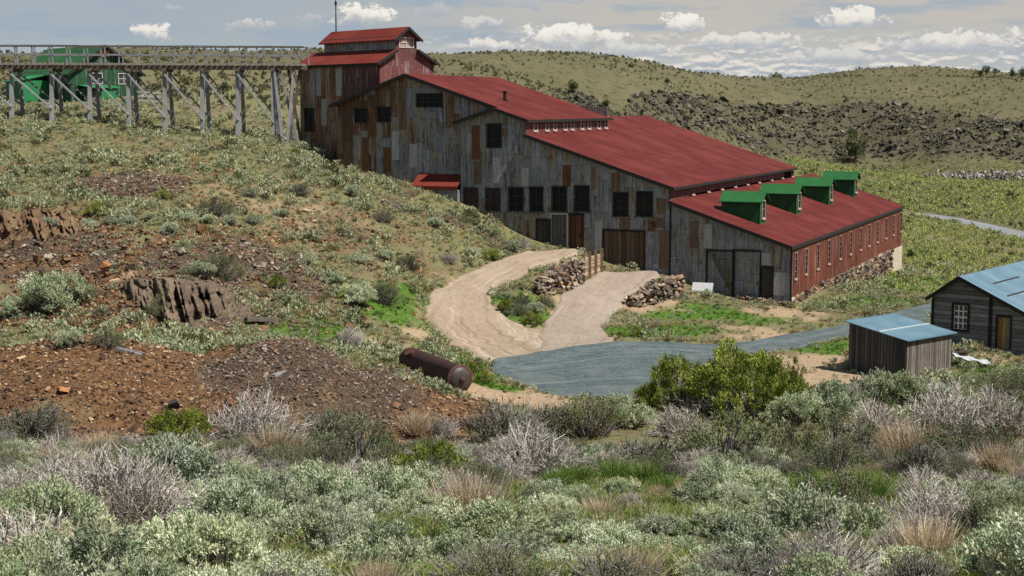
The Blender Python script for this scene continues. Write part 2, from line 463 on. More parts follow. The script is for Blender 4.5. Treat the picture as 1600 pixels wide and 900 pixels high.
# ------------------------------------------------------------------ ground cover, as patches of the place
def blobs(lst):
    out = []
    for u, v, r, s in lst:
        p = G(u, v); out.append((p[0], p[1], r, s))
    return out
GREEN = blobs([(600, 478, 3.2, 1), (640, 463, 2, 1), (500, 512, 3, .8), (440, 512, 2.5, .6), (790, 470, 1.5, .8), (830, 495, 2.2, 1), (840, 470, 2, .5), (700, 560, 3, .6), (740, 590, 2.2, 1), (780, 606, 1.6, 1), (690, 525, 2, .6),
               (1000, 518, 2.6, 1), (1060, 515, 3.2, 1), (1040, 495, 2.2, .7), (1110, 490, 4, .8), (1160, 500, 3, .6), (1220, 500, 2.5, .5), (1400, 450, 4.5, 1), (1440, 440, 5, .9), (1380, 470, 4, .7), (1300, 475, 2.5, .7), (1290, 545, 2.6, 1), (1320, 535, 2, .9), (1440, 400, 6, .6),
               (1500, 560, 2.5, .5), (1560, 580, 3, .5), (905, 765, 1.7, 1), (990, 760, 1.8, 1), (840, 775, 1.2, 1), (1055, 765, 1.2, 1), (1320, 765, 1.9, 1), (960, 785, 1.3, 1)])
for X, Y, r in ((7.5, 14.5, 1.6), (2.2, 13.2, 1.2), (5.5, 10.5, 1.0), (-3.4, 14.5, 1.0), (4.5, 24, 1.8), (8.2, 23, 1.7), (1.0, 18.5, 2.0), (2.6, 19.5, 1.6), (-1.5, 16, 1.4), (-2.0, 12.5, 1.5), (4.2, 20, 1.6), (6, 21.5, 1.5), (1.5, 12.5, 1.3), (4.2, 11.2, 1.2), (0, 11.5, 1.0), (3.4, 15.5, 1.2), (6.2, 17.5, 1.2), (5.2, 13.5, 1.2)):
    GREEN.append((X, Y, r, 1.0))
RUST = blobs([(110, 600, 9, 1), (250, 615, 7, 1), (480, 580, 8, .9), (610, 590, 6.5, .9), (40, 560, 6, .9), (330, 580, 6, .8), (250, 400, 8, .75), (120, 385, 8, .7), (380, 400, 7, .7), (200, 470, 6, .75), (60, 480, 6, .5), (450, 450, 6, .5), (60, 330, 5, .5), (210, 290, 5, .8), (420, 350, 8, .45), (560, 340, 6, .4), (640, 350, 5, .4), (700, 360, 4, .45), (560, 400, 5, .4), (480, 320, 5, .35), (340, 270, 5, .35), (60, 260, 5, .35), (650, 420, 3, .4), (330, 520, 5, .4),
              (1240, 522, 2.0, .35), (1380, 500, 3, .35)])
for X in (-26, -18): RUST.append((X, 58, 8, .9))
ROCK = blobs([(480, 560, 5.0, 1), (420, 560, 3.5, .8), (560, 575, 4.0, .8), (520, 600, 3.5, .7), (200, 290, 5, .9), (420, 410, 5, .7), (330, 420, 5, .6), (80, 400, 5, .6), (500, 270, 4, .6), (640, 285, 4, .5), (300, 470, 4, .8), (400, 475, 3.5, .9), (640, 330, 3, .5), (720, 345, 3, .6), (540, 370, 3, .5), (770, 372, 2.5, .6)])
DIRT = blobs([(650, 500, 4, 1), (640, 560, 4, .5), (1300, 575, 6, 1), (1270, 590, 5, .9), (1500, 560, 4, .5), (820, 620, 4, .7), (1000, 470, 4, .8), (1230, 490, 4, .7), (760, 500, 2.5, .6), (700, 440, 2.0, .6), (870, 500, 3, .8), (900, 480, 3, .8), (440, 330, 8, .4), (150, 455, 5, .6), (1180, 520, 4, .6), (770, 610, 2.5, .7)])
def cover(X, Y, lst, ns=.55, seed=3):
    m = np.zeros(X.shape)
    for x0, y0, r, s in lst:
        idx = np.nonzero((np.abs(X - x0) < r * 2.2) & (np.abs(Y - y0) < r * 2.2))[0]
        if len(idx) == 0: continue
        d = np.hypot(X[idx] - x0, Y[idx] - y0) / r
        m[idx] = np.maximum(m[idx], s * (1 - sstep(d, .45, 1.25)))
    nz = fbm(X * .7, Y * .7, 4, seed) * ns
    return np.clip(sstep(m + nz * (m > .02), .18, .75) * np.minimum(1, m * 1.6), 0, 1)

def escarp(X, Y):
    """rocky scarp on the far side of the valley and the ledges of the hill behind the mill"""
    R = np.hypot(X, Y); th = np.arctan2(X, Y); u = CX + F * np.tan(np.clip(th, -1, 1))
    top = np.interp(u, [600, 900, 1000, 1100, 1250, 1400, 1600, 2000], [300, 335, 400, 452, 482, 484, 474, 484])
    bot = np.interp(u, [600, 900, 1000, 1100, 1250, 1400, 1600, 2000], [285, 300, 355, 392, 440, 446, 432, 440])
    f = (R - bot) / (top - bot)
    m = sstep(f, .05, .45) * (1 - sstep(f, .98, 1.12)) * sstep(u, 840, 930)
    return m

def ground_h(X, Y):
    X = np.atleast_1d(np.asarray(X, float)); Y = np.atleast_1d(np.asarray(Y, float))
    z = smooth_h(X, Y)
    R = np.hypot(X, Y)
    mx, my = mill_xy(X, Y)
    flat = np.zeros(X.shape, bool)
    road = on_road(X, Y)
    near_mill = ((mx > -42) & (mx < 3) & (my > -4) & (my < 52))
    amp = np.where(near_mill, .25, 1.0) * np.where(road, 0.1, 1.0)
    yard = (Y > 66) & (Y < 112) & (X > 1) & (z < ZC - 12.3)
    amp = amp * np.where(yard, .35, 1.0)
    z = z + amp * (fbm(X / 7, Y / 7, 4, 21) * .32 + fbm(X / 1.7, Y / 1.7, 3, 22) * .09 * np.clip(R / 30, .5, 1))
    far = sstep(R, 150, 320)
    z = z + far * (fbm(X / 45, Y / 45, 5, 23, .55) * 2.0)
    e = escarp(X, Y)
    led = np.abs(fbm(X / 16, Y / 9, 4, 24, .6)); blk = fbm(X / 5, Y / 5, 3, 26, .65)
    z = z + e * (led * 4.5 - 1.4 + np.abs(blk) * 2.6 + fbm(X / 2.2, Y / 2.2, 2, 28) * .9)
    # rusty rubble is rough underfoot
    rb = np.exp(-((X + 25) / 12) ** 2 - ((Y - 86) / 9) ** 2)
    z = z + rb * (np.abs(fbm(X / 2.6, Y / 2.0, 4, 27, .6)) * 1.2 - .25)
    z = np.where(road, z - .16, z)
    return z

# ------------------------------------------------------------------ ground sheet
_th = np.concatenate([np.linspace(-PI, -.47, 46)[:-1], np.linspace(-.47, .47, 330), np.linspace(.47, PI, 46)[1:]])
_R = np.concatenate([[.6, 1.6], np.exp(np.linspace(math.log(3), math.log(1000), 900)), np.exp(np.linspace(math.log(1000), math.log(9000), 26))[1:]])
_TT, _RR = np.meshgrid(_th, _R)
gX = (np.sin(_TT) * _RR).ravel(); gY = (np.cos(_TT) * _RR).ravel()
gZ = ground_h(gX, gY)
_nr, _nt = _TT.shape
_i = np.arange((_nr - 1) * _nt).reshape(_nr - 1, _nt)[:, :-1].ravel()
_Q = np.stack([_i, _i + 1, _i + 1 + _nt, _i + _nt], 1)
g_green = cover(gX, gY, GREEN, .6, 3); g_rust = cover(gX, gY, RUST, .8, 4); g_rock = np.clip(cover(gX, gY, ROCK, .9, 5), 0, 1); g_dirt = cover(gX, gY, DIRT, .7, 6)
_e = escarp(gX, gY); _up = np.clip(fbm(gX / 30, gY / 12, 3, 64) * 1.4 + .6, 0, 1); g_rock = np.maximum(g_rock, _e * np.clip(_up + .45, 0, 1))

def ground_mat():
    t = NT('ground_earth')
    p = t.pos()
    green, rust, rock, dirt, far = (t.attr(k) for k in ('green', 'rust', 'rock', 'dirt', 'far'))
    n_big = t.noise(p, .09, 5, .6); n_mid = t.noise(p, .6, 6, .65); n_fine = t.noise(p, 5.0, 6, .7); n_px = t.noise(p, 1.6, 5, .75)
    # dry sage steppe: tan earth, olive grass, grey-green
    base = t.ramp(n_mid, [(.30, (.125, .095, .055)), (.45, (.19, .15, .085)), (.58, (.165, .16, .075)), (.75, (.25, .21, .13))])
    base = t.mix(t.ss(n_big, .45, .65, 0.0, .6), base, (.165, .175, .075))
    base = t.mix(t.ss(n_px, .53, .68, 0.0, .8), base, (.055, .058, .034))
    farc = t.ramp(t.noise(p, .022, 5, .6), [(.3, (.165, .148, .082)), (.5, (.13, .12, .064)), (.7, (.18, .15, .092))])
    speck = t.noise(p, .35, 5, .75)
    farc = t.mix(t.ss(speck, .50, .64, 0.0, .85), farc, (.06, .062, .036))
    col = t.mix(far, base, farc)
    dirtc = t.ramp(n_fine, [(.3, (.26, .17, .10)), (.5, (.36, .26, .17)), (.72, (.44, .34, .24))])
    col = t.mix(dirt, col, dirtc)
    rustc = t.ramp(n_fine, [(.30, (.035, .020, .012)), (.45, (.115, .060, .028)), (.58, (.20, .112, .054)), (.75, (.33, .22, .125))])
    rustc = t.mix(t.ss(n_mid, .4, .65, 0.0, .5), rustc, (.085, .058, .042))
    col = t.mix(rust, col, rustc)
    rockc = t.ramp(t.mix(far, n_fine, speck), [(.3, (.018, .015, .012)), (.5, (.062, .050, .038)), (.7, (.135, .11, .082))])
    col = t.mix(t.m('MULTIPLY', rock, t.m('SUBTRACT', .85, t.m('MULTIPLY', far, .32))), col, rockc)
    greenc = t.ramp(n_fine, [(.3, (.035, .075, .012)), (.55, (.085, .16, .026)), (.75, (.20, .24, .07))])
    col = t.mix(green, col, greenc)
    h = t.m('ADD', t.m('MULTIPLY', n_fine, .35), t.m('MULTIPLY', n_px, .8))
    h = t.m('ADD', h, t.m('MULTIPLY', t.m('MULTIPLY', far, speck), 6.0))
    return t.out(col, .95, t.bump(h, .9, .25), 0.0, .1)
M_ground = ground_mat()
g_far = sstep(np.hypot(gX, gY), 150, 260)
ground = link('ground', mesh_np('ground', np.stack([gX, gY, gZ], 1), _Q, M_ground, smooth=True,
              attrs=dict(green=g_green, rust=g_rust, rock=g_rock, dirt=g_dirt, far=g_far)))
tag(ground, kind='structure')

def gz(x, y): return float(ground_h([x], [y])[0])

# ------------------------------------------------------------------ road sheets
def road_mat(name, stops, track, amt=1.0):
    t = NT(name)
    p = t.pos(); s = t.attr('s'); w = t.attr('w')
    n1 = t.noise(p, 3.2, 6, .72); n2 = t.noise(p, .5, 4, .6); n3 = t.noise(p, 16.0, 4, .75)
    col = t.ramp(t.m('ADD', t.m('MULTIPLY', n1, .45), t.m('MULTIPLY', n3, .55)), stops)
    col = t.mix(t.ss(n2, .42, .68, 0.0, .5), col, stops[2][1]); col = t.mix(t.ss(n1, .56, .72, 0.0, .5), col, stops[0][1])
    # wheel tracks run along the sheet
    tr = t.noise(t.comb(t.m('ADD', t.m('MULTIPLY', w, 9.0), t.m('MULTIPLY', n2, .8)), t.m('MULTIPLY', s, .55), 0.0), 1.0, 5, .62)
    brk = t.ss(t.noise(p, .9, 4, .65), .35, .6, .35, 1.0)
    col = t.mix(t.m('MULTIPLY', t.ss(tr, .53, .64, 0.0, .75 * amt), brk), col, track[0])
    col = t.mix(t.m('MULTIPLY', t.ss(tr, .47, .36, 0.0, .75 * amt), brk), col, track[1])
    h = t.m('ADD', t.m('MULTIPLY', tr, .5), t.m('MULTIPLY', n3, 1.2))
    return t.out(col, .95, t.bump(h, .6, .05), 0.0, .1)
M_dirt = road_mat('dirt_road_earth', [(.34, (.17, .12, .078)), (.5, (.285, .22, .157)), (.64, (.38, .305, .235))], ((.44, .37, .295), (.19, .135, .085)))
M_apron = road_mat('apron_earth', [(.34, (.18, .138, .105)), (.5, (.28, .225, .18)), (.66, (.37, .31, .255))], ((.35, .29, .235), (.2, .145, .10)))
M_gravel = road_mat('grey_gravel', [(.36, (.030, .044, .045)), (.5, (.078, .105, .107)), (.62, (.165, .195, .195))], ((.25, .265, .25), (.05, .066, .07)), .62)
M_farroad = road_mat('grey_road', [(.33, (.15, .165, .17)), (.5, (.20, .215, .22)), (.68, (.25, .265, .265))], ((.28, .28, .26), (.15, .16, .165)))
for k, mat in (('dirt_driveway', M_dirt), ('earth_apron', M_apron), ('gravel_yard', M_gravel), ('far_road', M_farroad)):
    r = ROADS[k]; na, nc = r['na'], r['nc']
    t = np.linspace(0, 1, nc)[None, :, None]
    P = r['L'][:, None] * (1 - t) + r['R'][:, None] * t
    X, Y = P[..., 0].ravel(), P[..., 1].ravel()
    z = smooth_h(X, Y) + fbm(X / 7, Y / 7, 4, 21) * .032 + r['lift']
    edge = np.zeros((na, nc)); edge[:, 0] = edge[:, -1] = 1
    if k != 'far_road': edge[0] = edge[-1] = 1
    z = z - edge.ravel() * (r['lift'] + .10)
    d = np.concatenate([[0], np.cumsum(np.linalg.norm(np.diff((r['L'] + r['R']) / 2, axis=0), axis=1))])
    s = np.repeat(d, nc); wd = np.linalg.norm(r['R'] - r['L'], axis=1); wv = (np.linspace(0, 1, nc)[None] * wd[:, None]).ravel() / 6
    i = np.arange((na - 1) * nc).reshape(na - 1, nc)[:, :-1].ravel()
    o = link(k, mesh_np(k, np.stack([X, Y, z], 1), np.stack([i, i + nc, i + nc + 1, i + 1], 1), mat, smooth=True, attrs=dict(s=s * .1, w=wv)))
    tag(o, kind='structure')
# ================================================================== MILL
PAL_GREY = [(0.0, (.13, .062, .032)), (.10, (.24, .125, .055)), (.17, (.30, .24, .15)), (.30, (.33, .305, .25)), (.45, (.25, .265, .30)), (.58, (.30, .32, .355)), (.70, (.37, .375, .38)), (.80, (.27, .275, .29)), (.9, (.34, .30, .22)), (1.0, (.48, .49, .50))]
PAL_RUST = [(0.0, (.17, .08, .04)), (.2, (.33, .15, .065)), (.36, (.27, .15, .09)), (.5, (.42, .33, .23)), (.66, (.48, .47, .46)), (1.0, (.58, .58, .58))]
PAL_MAROON = [(0.0, (.06, .026, .026)), (.4, (.11, .04, .042)), (.7, (.12, .05, .05)), (1.0, (.16, .09, .085))]
PAL_PINK = [(0.0, (.11, .038, .036)), (.3, (.19, .065, .06)), (.6, (.23, .085, .08)), (.8, (.29, .17, .15)), (1.0, (.36, .27, .24))]
PAL_RED = [(0.0, (.12, .024, .012)), (.4, (.17, .036, .016)), (.7, (.21, .05, .021)), (1.0, (.25, .07, .03))]
PAL_CLER = [(0.0, (.15, .035, .034)), (.5, (.18, .046, .043)), (1.0, (.21, .065, .058))]
M_face = corrugated('weathered_grey_iron', 0, PAL_GREY, grad=(-38, -27, -.40), rust_amt=.62)
M_face2 = corrugated('weathered_grey_iron_low', 0, PAL_GREY, rust_amt=.5)
M_tower = corrugated('rusty_tower_iron', 0, PAL_RUST, pw=.8, rust_amt=.6)
M_tower_m = corrugated('maroon_tower_iron', 0, PAL_MAROON, pw=.8, rust_amt=.3)
M_pink = corrugated('faded_pink_iron', 1, PAL_PINK, pw=.6, ph=1.5, rust_amt=.45)
M_redwall = corrugated('rust_red_iron', 1, PAL_RED, streak=(.06, .016, .012), pw=2.1, ph=9.0, rust_amt=.55, pitch=.25)
M_cler = corrugated('pink_red_iron', 1, PAL_CLER, streak=(.10, .03, .03), pw=.8, ph=5.0, rust_amt=.35, pitch=.25)
M_roof = painted_roof('red_roof_paint', (.096, .0165, .0145), 1, (.142, .030, .024))
M_roof_t = painted_roof('tower_red_roof', (.155, .026, .019), 0, (.195, .040, .027), .8)
M_trim = simple_mat('dark_trim', (.022, .02, .018), .8)
M_black = simple_mat('dark_opening', (.010, .010, .010), .5, .4, 3, spec=.2)
M_glassr = simple_mat('dark_window_red', (.030, .012, .014), .35, .5, 5, spec=.4)
M_pane = simple_mat('dusty_glass', (.05, .055, .06), .2, .5, 4, spec=.5)
M_wframe = simple_mat('white_window_frame', (.50, .47, .44), .7, .2, 9)
M_fade = simple_mat('faded_frame', (.42, .30, .27), .7, .3, 9)
M_framew = simple_mat('old_window_frame', (.045, .042, .04), .85, .35, 6)
M_sidef = simple_mat('weathered_side_frame', (.26, .17, .15), .8, .35, 5)
M_wood_grey = planks('grey_door_boards', 0, (.19, .175, .15), (.05, .042, .035), .3)
M_wood_brown = planks('brown_door_boards', 0, (.16, .105, .07), (.03, .022, .018), .34)
M_post = simple_mat('pale_post', (.40, .42, .44), .8, .2, 4)
M_rust = simple_mat('rust_sheet', (.135, .062, .028), .85, .6, 2.0, (3, 3, .35))
M_rust2 = simple_mat('brown_rust_sheet', (.15, .10, .062), .85, .6, 2.0, (3, 3, .35))
M_pale = simple_mat('pale_sheet', (.36, .36, .355), .7, .3, 2.5, (3, 3, .35))
M_green = painted_roof('green_paint_roof', (.019, .10, .030), 0, (.026, .122, .04), .5)
M_greenw = simple_mat('green_paint_wall', (.016, .095, .028), .7, .25, 3.0, (1, 1, .5))
M_conc = simple_mat('pale_concrete', (.50, .43, .33), .9, .3, 3.0)
M_stone = attr_mat('dry_stone', .95, var=.35)
M_white = simple_mat('white_board', (.62, .63, .63), .6, .1, 3)
M_timber = planks('cream_timber', 2, (.55, .42, .26), (.30, .20, .11), .22, run=0)
M_timberp = simple_mat('timber_post', (.16, .11, .07), .9, .4, 5)

mill = empty('mill_building', (MK[0], MK[1], 0), M_RZ)
tag(mill, 'long grey and rust corrugated mill stepping downhill under red roofs with four green dormers', 'mill building')

def MF(u, v, t=0.0):
    """pixel -> (x, z) on the mill plane y = t"""
    r = ray(u, v); p = np.array([0, 0, ZC]); n = MBx
    k = (t + MK @ n) / (r[:2] @ n)
    q = p + r * k
    return float((q[:2] - MK) @ MA), float(q[2])
def MS(u, v, x=0.0):
    """pixel -> (y, z) on the mill plane x = const"""
    r = ray(u, v)
    k = (x + MK @ MA) / (r[:2] @ MA)
    q = np.array([0, 0, ZC]) + r * k
    return float((q[:2] - MK) @ MBx), float(q[2])
OV = -.42
# key lines of the roofs (front edges, measured at the overhang)
xr1, zr1 = MF(632, 115, .4); xe1, ze1 = MF(824, 187, OV)
xl1, zl1 = MF(514, 164, .4)
xt2, zt2 = MF(824, 211, OV); xe2, ze2 = MF(1052, 293, OV)
xt3, zt3 = MF(1056, 318, OV); xe3, ze3 = MF(1237, 385, OV)
L1 = MS(957, 183, xe1)[0]; L2 = MS(1246, 262, xe2)[0]; L3 = MS(1413, 322, xe3)[0]
sl2 = (zt2 - ze2) / (xt2 - xe2)
xr2 = -23.6; zr2 = ze2 + sl2 * (xr2 - xe2)
zg = 0.0        # walls run down into the ground
def zroof1(x): return zr1 + (ze1 - zr1) / (xe1 - xr1) * (x - xr1) if x > xr1 else zr1 + (zl1 - zr1) / (xl1 - xr1) * (x - xr1)
def zroof2(x): return ze2 + sl2 * (x - xe2)
def zroof3(x): return ze3 + (zt3 - ze3) / (xt3 - xe3) * (x - xe3)
TH = .14
xa, za = MF(772, 167, OV); xf, zf = MF(707, 190, OV)     # small gable of the projecting bay
za = zroof1(xa)
xb = MF(720, 285, 0)[0]                                   # left corner of the bay

def rect(u0, v0, u1, v1, t=0.0):
    a, b = MF(u0, v0, t), MF(u1, v1, t)
    x0, x1, z0, z1 = a[0], b[0], b[1], a[1]
    return [(x0, z0), (x1, z0), (x1, z1), (x0, z1)]
W_UP = [rect(*r, .8) for r in ((555, 170, 574, 191), (590, 168, 610, 190), (651, 147, 691, 166.5))]
W_MID = [rect(*r) for r in ((761, 194, 783, 230), (725, 294, 746, 327), (759, 294.5, 781, 328.5), (795, 293.5, 817, 329), (828, 292.5, 848, 330), (863, 292, 885, 329.5), (898, 290.5, 920, 329.5), (958, 301, 981, 337.5), (995, 299.5, 1019, 337.5))]
D_MID = [rect(839, 344, 859.5, 389), rect(862, 335, 886, 389.5), rect(888, 335, 910, 389.5), rect(943, 360, 1006, 424)]
D_LOW = [rect(1105, 392, 1145, 466), rect(1146, 392, 1186, 466), rect(1189, 418, 1206, 467)]

fy = lambda off: (lambda a, d, z: (a, off + d, z))
w = MB()
up_l = xl1 + .55
w.wall([(up_l, zg), (xa + .6, zg), (xa + .6, zroof1(xa + .6) - TH - .03), (xr1, zr1 - TH), (up_l, zroof1(up_l) - TH)], W_UP, fy(.8), .14)
wall_up = w.build('corrugated_wall', M_face, mill)
w = MB()
xm = xe2 - .35
w.wall([(xb, zg), (xm, zg), (xm, zroof2(xm) - TH), (xe1 - .3, zroof2(xe1 - .3) - TH), (xe1 - .3, zroof1(xe1 - .3) - TH), (xa, za - TH), (xb, za + (zf - za) / (xf - xa) * (xb - xa) - TH)], W_MID + D_MID, fy(0), .14)
w.add([(xb, 0, zg), (xb, .8, zg), (xb, .8, za - 1.2), (xb, 0, za - 1.2)], [(0, 1, 2, 3)])
wall_mid = w.build('corrugated_wall', M_face, mill)
w = MB()
w.wall([(xm + .02, zg), (0, zg), (0, zroof3(0) - TH), (xm + .02, zroof3(xm + .02) - TH)], D_LOW, fy(.05), .14)
wall_low = w.build('corrugated_wall', M_face2, mill)
w = MB()
w.box((up_l, L1 - .4, zg), (xe1 - .3, L1 - .3, zl1 - .2)); w.box((up_l, .94, zg), (up_l + .1, L1 - .3, zl1 - .4))
w.add([(up_l, L1 - .35, zl1 - .2), (xr1, L1 - .35, zr1 - TH), (xe1 - .3, L1 - .35, ze1 - .1), (xe1 - .3, L1 - .35, zl1 - 1.5)], [(0, 1, 2, 3)])
w.box((-31, L2 - .4, zg), (xm, L2 - .3, ze2 - .2)); w.box((-31, L1, zg), (-30.9, L2 - .3, ze2))
w.add([(-31, L2 - .35, zg), (xm, L2 - .35, zg), (xm, L2 - .35, ze2 - .1), (xr2, L2 - .35, zr2 - .15), (-31, L2 - .35, zr2 - 2.6)], [(0, 1, 2, 3, 4)])
w.add([(xm, L3 - .35, zg), (0, L3 - .35, zg), (0, L3 - .35, zroof3(0) - TH), (xm, L3 - .35, zroof3(xm) - TH)], [(0, 1, 2, 3)])
wall_back = w.build('back_wall', M_face2, mill)

# roofs
r = MB()
r.slab([(xr1, .4, zr1), (xa, .4, zroof1(xa)), (xa, L1, zroof1(xa)), (xr1, L1, zr1)], TH)
r.slab([(xa, OV, za), (xe1, OV, ze1), (xe1, L1, ze1), (xa, L1, za)], TH)
r.slab([(xl1, .4, zl1), (xr1, .4, zr1), (xr1, L1, zr1), (xl1, L1, zl1)], TH)
r.slab([(xf, OV, zf), (xa, OV, za - .004), (xa, .82, za - .004), (xf, .82, zf)], TH)
r1 = r.build('roof', M_roof, mill)
r = MB()
r.slab([(xe1 - .3, OV, zroof2(xe1 - .3)), (xe2, OV, ze2), (xe2, L1 + .1, ze2), (xe1 - .3, L1 + .1, zroof2(xe1 - .3))], TH)
r.slab([(xr2, L1 + .1, zr2), (xe2, L1 + .1, ze2), (xe2, L2, ze2), (xr2, L2, zr2)], TH)
r.slab([(-31.4, L1 + .1, zr2 - 2.6), (xr2, L1 + .1, zr2), (xr2, L2, zr2), (-31.4, L2, zr2 - 2.6)], TH)
r2 = r.build('roof', M_roof, mill)
r = MB()
r.slab([(xm - .1, OV, zroof3(xm - .1)), (xe3, OV, ze3), (xe3, L3, ze3), (xm - .1, L3, zroof3(xm - .1))], TH)
r3 = r.build('roof', M_roof, mill)
# dark barge boards and gutters along the edges
b = MB()
def barge(p, q, h=.26): b.bar((p[0], p[1], p[2] - h / 2 + .01), (q[0], q[1], q[2] - h / 2 + .01), .05, h)
barge((xl1, .372, zl1), (xr1, .372, zr1)); barge((xr1, .372, zr1), (xa, .372, zroof1(xa))); barge((xa, OV - .028, za), (xe1, OV - .028, ze1)); barge((xf, OV - .028, zf), (xa, OV - .028, za))
barge((xe1 - .3, OV - .028, zroof2(xe1 - .3)), (xe2, OV - .028, ze2)); barge((xm, OV - .028, zroof3(xm)), (xe3, OV - .028, ze3))
barge((xe1 + .03, OV, ze1 - .02), (xe1 + .03, L1, ze1 - .02), .2); barge((xe2 + .03, OV, ze2 - .02), (xe2 + .03, L2, ze2 - .02), .2); barge((xe3 + .03, OV, ze3 - .02), (xe3 + .03, L3, ze3 - .02), .24)
b.bar((xm + .02, .0, zg), (xm + .02, .0, zroof3(xm) - .2), .10, .10); b.bar((.02, .02, zg + 1), (.02, .02, zroof3(0) - .2), .12, .12)
b.build('edge_boards', M_trim, mill)

# clerestory walls
c = MB(); z0, z1 = zroof2(xe1 - .3) - .3, ze1 - .05
cw1 = [MS(u, 200, xe1 - .3)[0] for u in (836.6, 854.5, 867, 883, 894, 909.5, 920.5, 935.6, 947)]
hole = lambda y, wd, a, bb: [(y - wd / 2, a), (y + wd / 2, a), (y + wd / 2, bb), (y - wd / 2, bb)]
zt1 = zroof2(xe1 - .3)
c.wall([(0, z0), (L1 - .3, z0), (L1 - .3, z1), (0, z1)], [hole(y, .62, zt1 + .22, zt1 + .92) for y in cw1], lambda a, d, z: (xe1 - .3 - d, a, z), .1)
c.build('clerestory_wall', M_cler, mill)
c = MB(); zt = zroof3(xm)
cw2 = [MS(u, 300, xm)[0] for u in (1083, 1107, 1128, 1148.6, 1168, 1186, 1205.5, 1222, 1237.5)]
c.wall([(0, zt - .3), (L2 - .3, zt - .3), (L2 - .3, ze2 - .05), (0, ze2 - .05)], [hole(y, .55, zt + .18, zt + .75) for y in cw2], lambda a, d, z: (xm - d, a, z), .1)
c.build('clerestory_wall', M_cler, mill)
# red side wall
red_bot = MS(1237, 468, 0)[1]
sw = [MS(u, 400, 0)[0] for u in (1243.5, 1259.7, 1277.8, 1295, 1312.5, 1328.6, 1343.9, 1357, 1370, 1383, 1394.5, 1406)]
zw1 = ze3 - .65
c = MB()
c.wall([(.06, red_bot), (L3 - .4, red_bot - .05), (L3 - .4, ze3 - .06), (.06, ze3 - .06)], [hole(y, .72, zw1 - 1.75, zw1) for y in sw], lambda a, d, z: (-d, a, z), .12)
c.build('red_side_wall', M_redwall, mill)

def side_window(x, y, wd, a, bb, fm, pane, bars=(1, 2), sill=True):
    f = MB()
    t = .07
    for y0, y1, q0, q1 in ((y - wd / 2 - t, y - wd / 2, a - t, bb + t), (y + wd / 2, y + wd / 2 + t, a - t, bb + t), (y - wd / 2, y + wd / 2, bb, bb + t), (y - wd / 2, y + wd / 2, a - t, a)):
        f.box((x - .03, y0, q0), (x + .035, y1, q1))
    for k in range(bars[0]):
        yy = y - wd / 2 + wd * (k + 1) / (bars[0] + 1); f.box((x - .055, yy - .02, a), (x - .02, yy + .02, bb))
    for k in range(bars[1]):
        zz = a + (bb - a) * (k + 1) / (bars[1] + 1); f.box((x - .055, y - wd / 2, zz - .02), (x - .02, y + wd / 2, zz + .02))
    o = f.build('window', fm, mill)
    p = MB(); p.add([(x - .07, y - wd / 2, a), (x - .07, y + wd / 2, a), (x - .07, y + wd / 2, bb), (x - .07, y - wd / 2, bb)], [(0, 1, 2, 3)])
    p.build('pane', pane, o)
    if sill:
        s = MB(); s.box((x + .002, y - wd / 2 - .08, a - .15), (x + .10, y + wd / 2 + .08, a - .072)); s.build('sill', M_fade, o)
for y in cw1: side_window(xe1 - .3, y, .62, zt1 + .22, zt1 + .92, M_wframe, M_pane, (1, 1))
for y in cw2: side_window(xm, y, .55, zt + .18, zt + .75, M_fade, M_black, (0, 1))
for y in sw: side_window(0, y, .72, zw1 - 1.75, zw1, M_sidef, M_pane, (1, 3))

def front_window(h, off, pane, split=0, sill=True, frame=M_framew):
    (x0, a), (x1, _), (_, bb), _ = h
    f = MB(); t = .07; y = off
    for q in ((x0 - t, a - t, x0, bb + t), (x1, a - t, x1 + t, bb + t), (x0, bb, x1, bb + t), (x0, a - t, x1, a)):
        f.box((q[0], y - .04, q[1]), (q[2], y + .03, q[3]))
    nx = 1 + split
    for k in range(nx):
        xx = x0 + (x1 - x0) * (k + 1) / (nx + 1); f.box((xx - .025, y + .04, a), (xx + .025, y + .08, bb))
    for k in range(2):
        zz = a + (bb - a) * (k + 1) / 3; f.box((x0, y + .045, zz - .02), (x1, y + .075, zz + .02))
    o = f.build('window', frame, mill)
    p = MB(); p.add([(x0, y + .1, a), (x1, y + .1, a), (x1, y + .1, bb), (x0, y + .1, bb)], [(0, 1, 2, 3)]); p.build('pane', pane, o)
    if sill:
        s = MB(); s.box((x0 - .15, y - .12, a - .15), (x1 + .15, y - .002, a - .072)); s.build('sill', M_wood_grey, o)
for i, h in enumerate(W_UP): front_window(h, .8, M_black, 2 if i == 2 else 0, False)
for i, h in enumerate(W_MID): front_window(h, 0, M_glassr if i in (1, 2) else M_black, 0, i > 0)

def door(h, off, mat, label=None, knob=True):
    (x0, a), (x1, _), (_, bb), _ = h
    d = MB(); d.box((x0 + .02, off + .05, a), (x1 - .02, off + .11, bb - .03))
    for zz in (a + .35, bb - .45): d.box((x0 + .06, off + .022, zz - .07), (x1 - .06, off + .049, zz + .07))
    o = d.build('door', mat, mill)
    if label: o['label'] = label
    if knob:
        k = MB(); k.box((x1 - .2, off - .02, a + .95), (x1 - .14, off + .02, a + 1.15)); k.build('handle', M_trim, o)
    f = MB()
    f.box((x0 - .1, off - .05, bb), (x1 + .1, off + .02, bb + .12)); f.box((x0 - .1, off - .04, a), (x0, off + .03, bb - .002)); f.box((x1, off - .04, a), (x1 + .1, off + .03, bb - .002))
    return o, f
M_doord = planks('dark_door_boards', 0, (.085, .07, .055), (.02, .016, .012), .3)
M_doorr = planks('rusty_door_sheets', 0, (.15, .07, .035), (.05, .022, .012), .45)
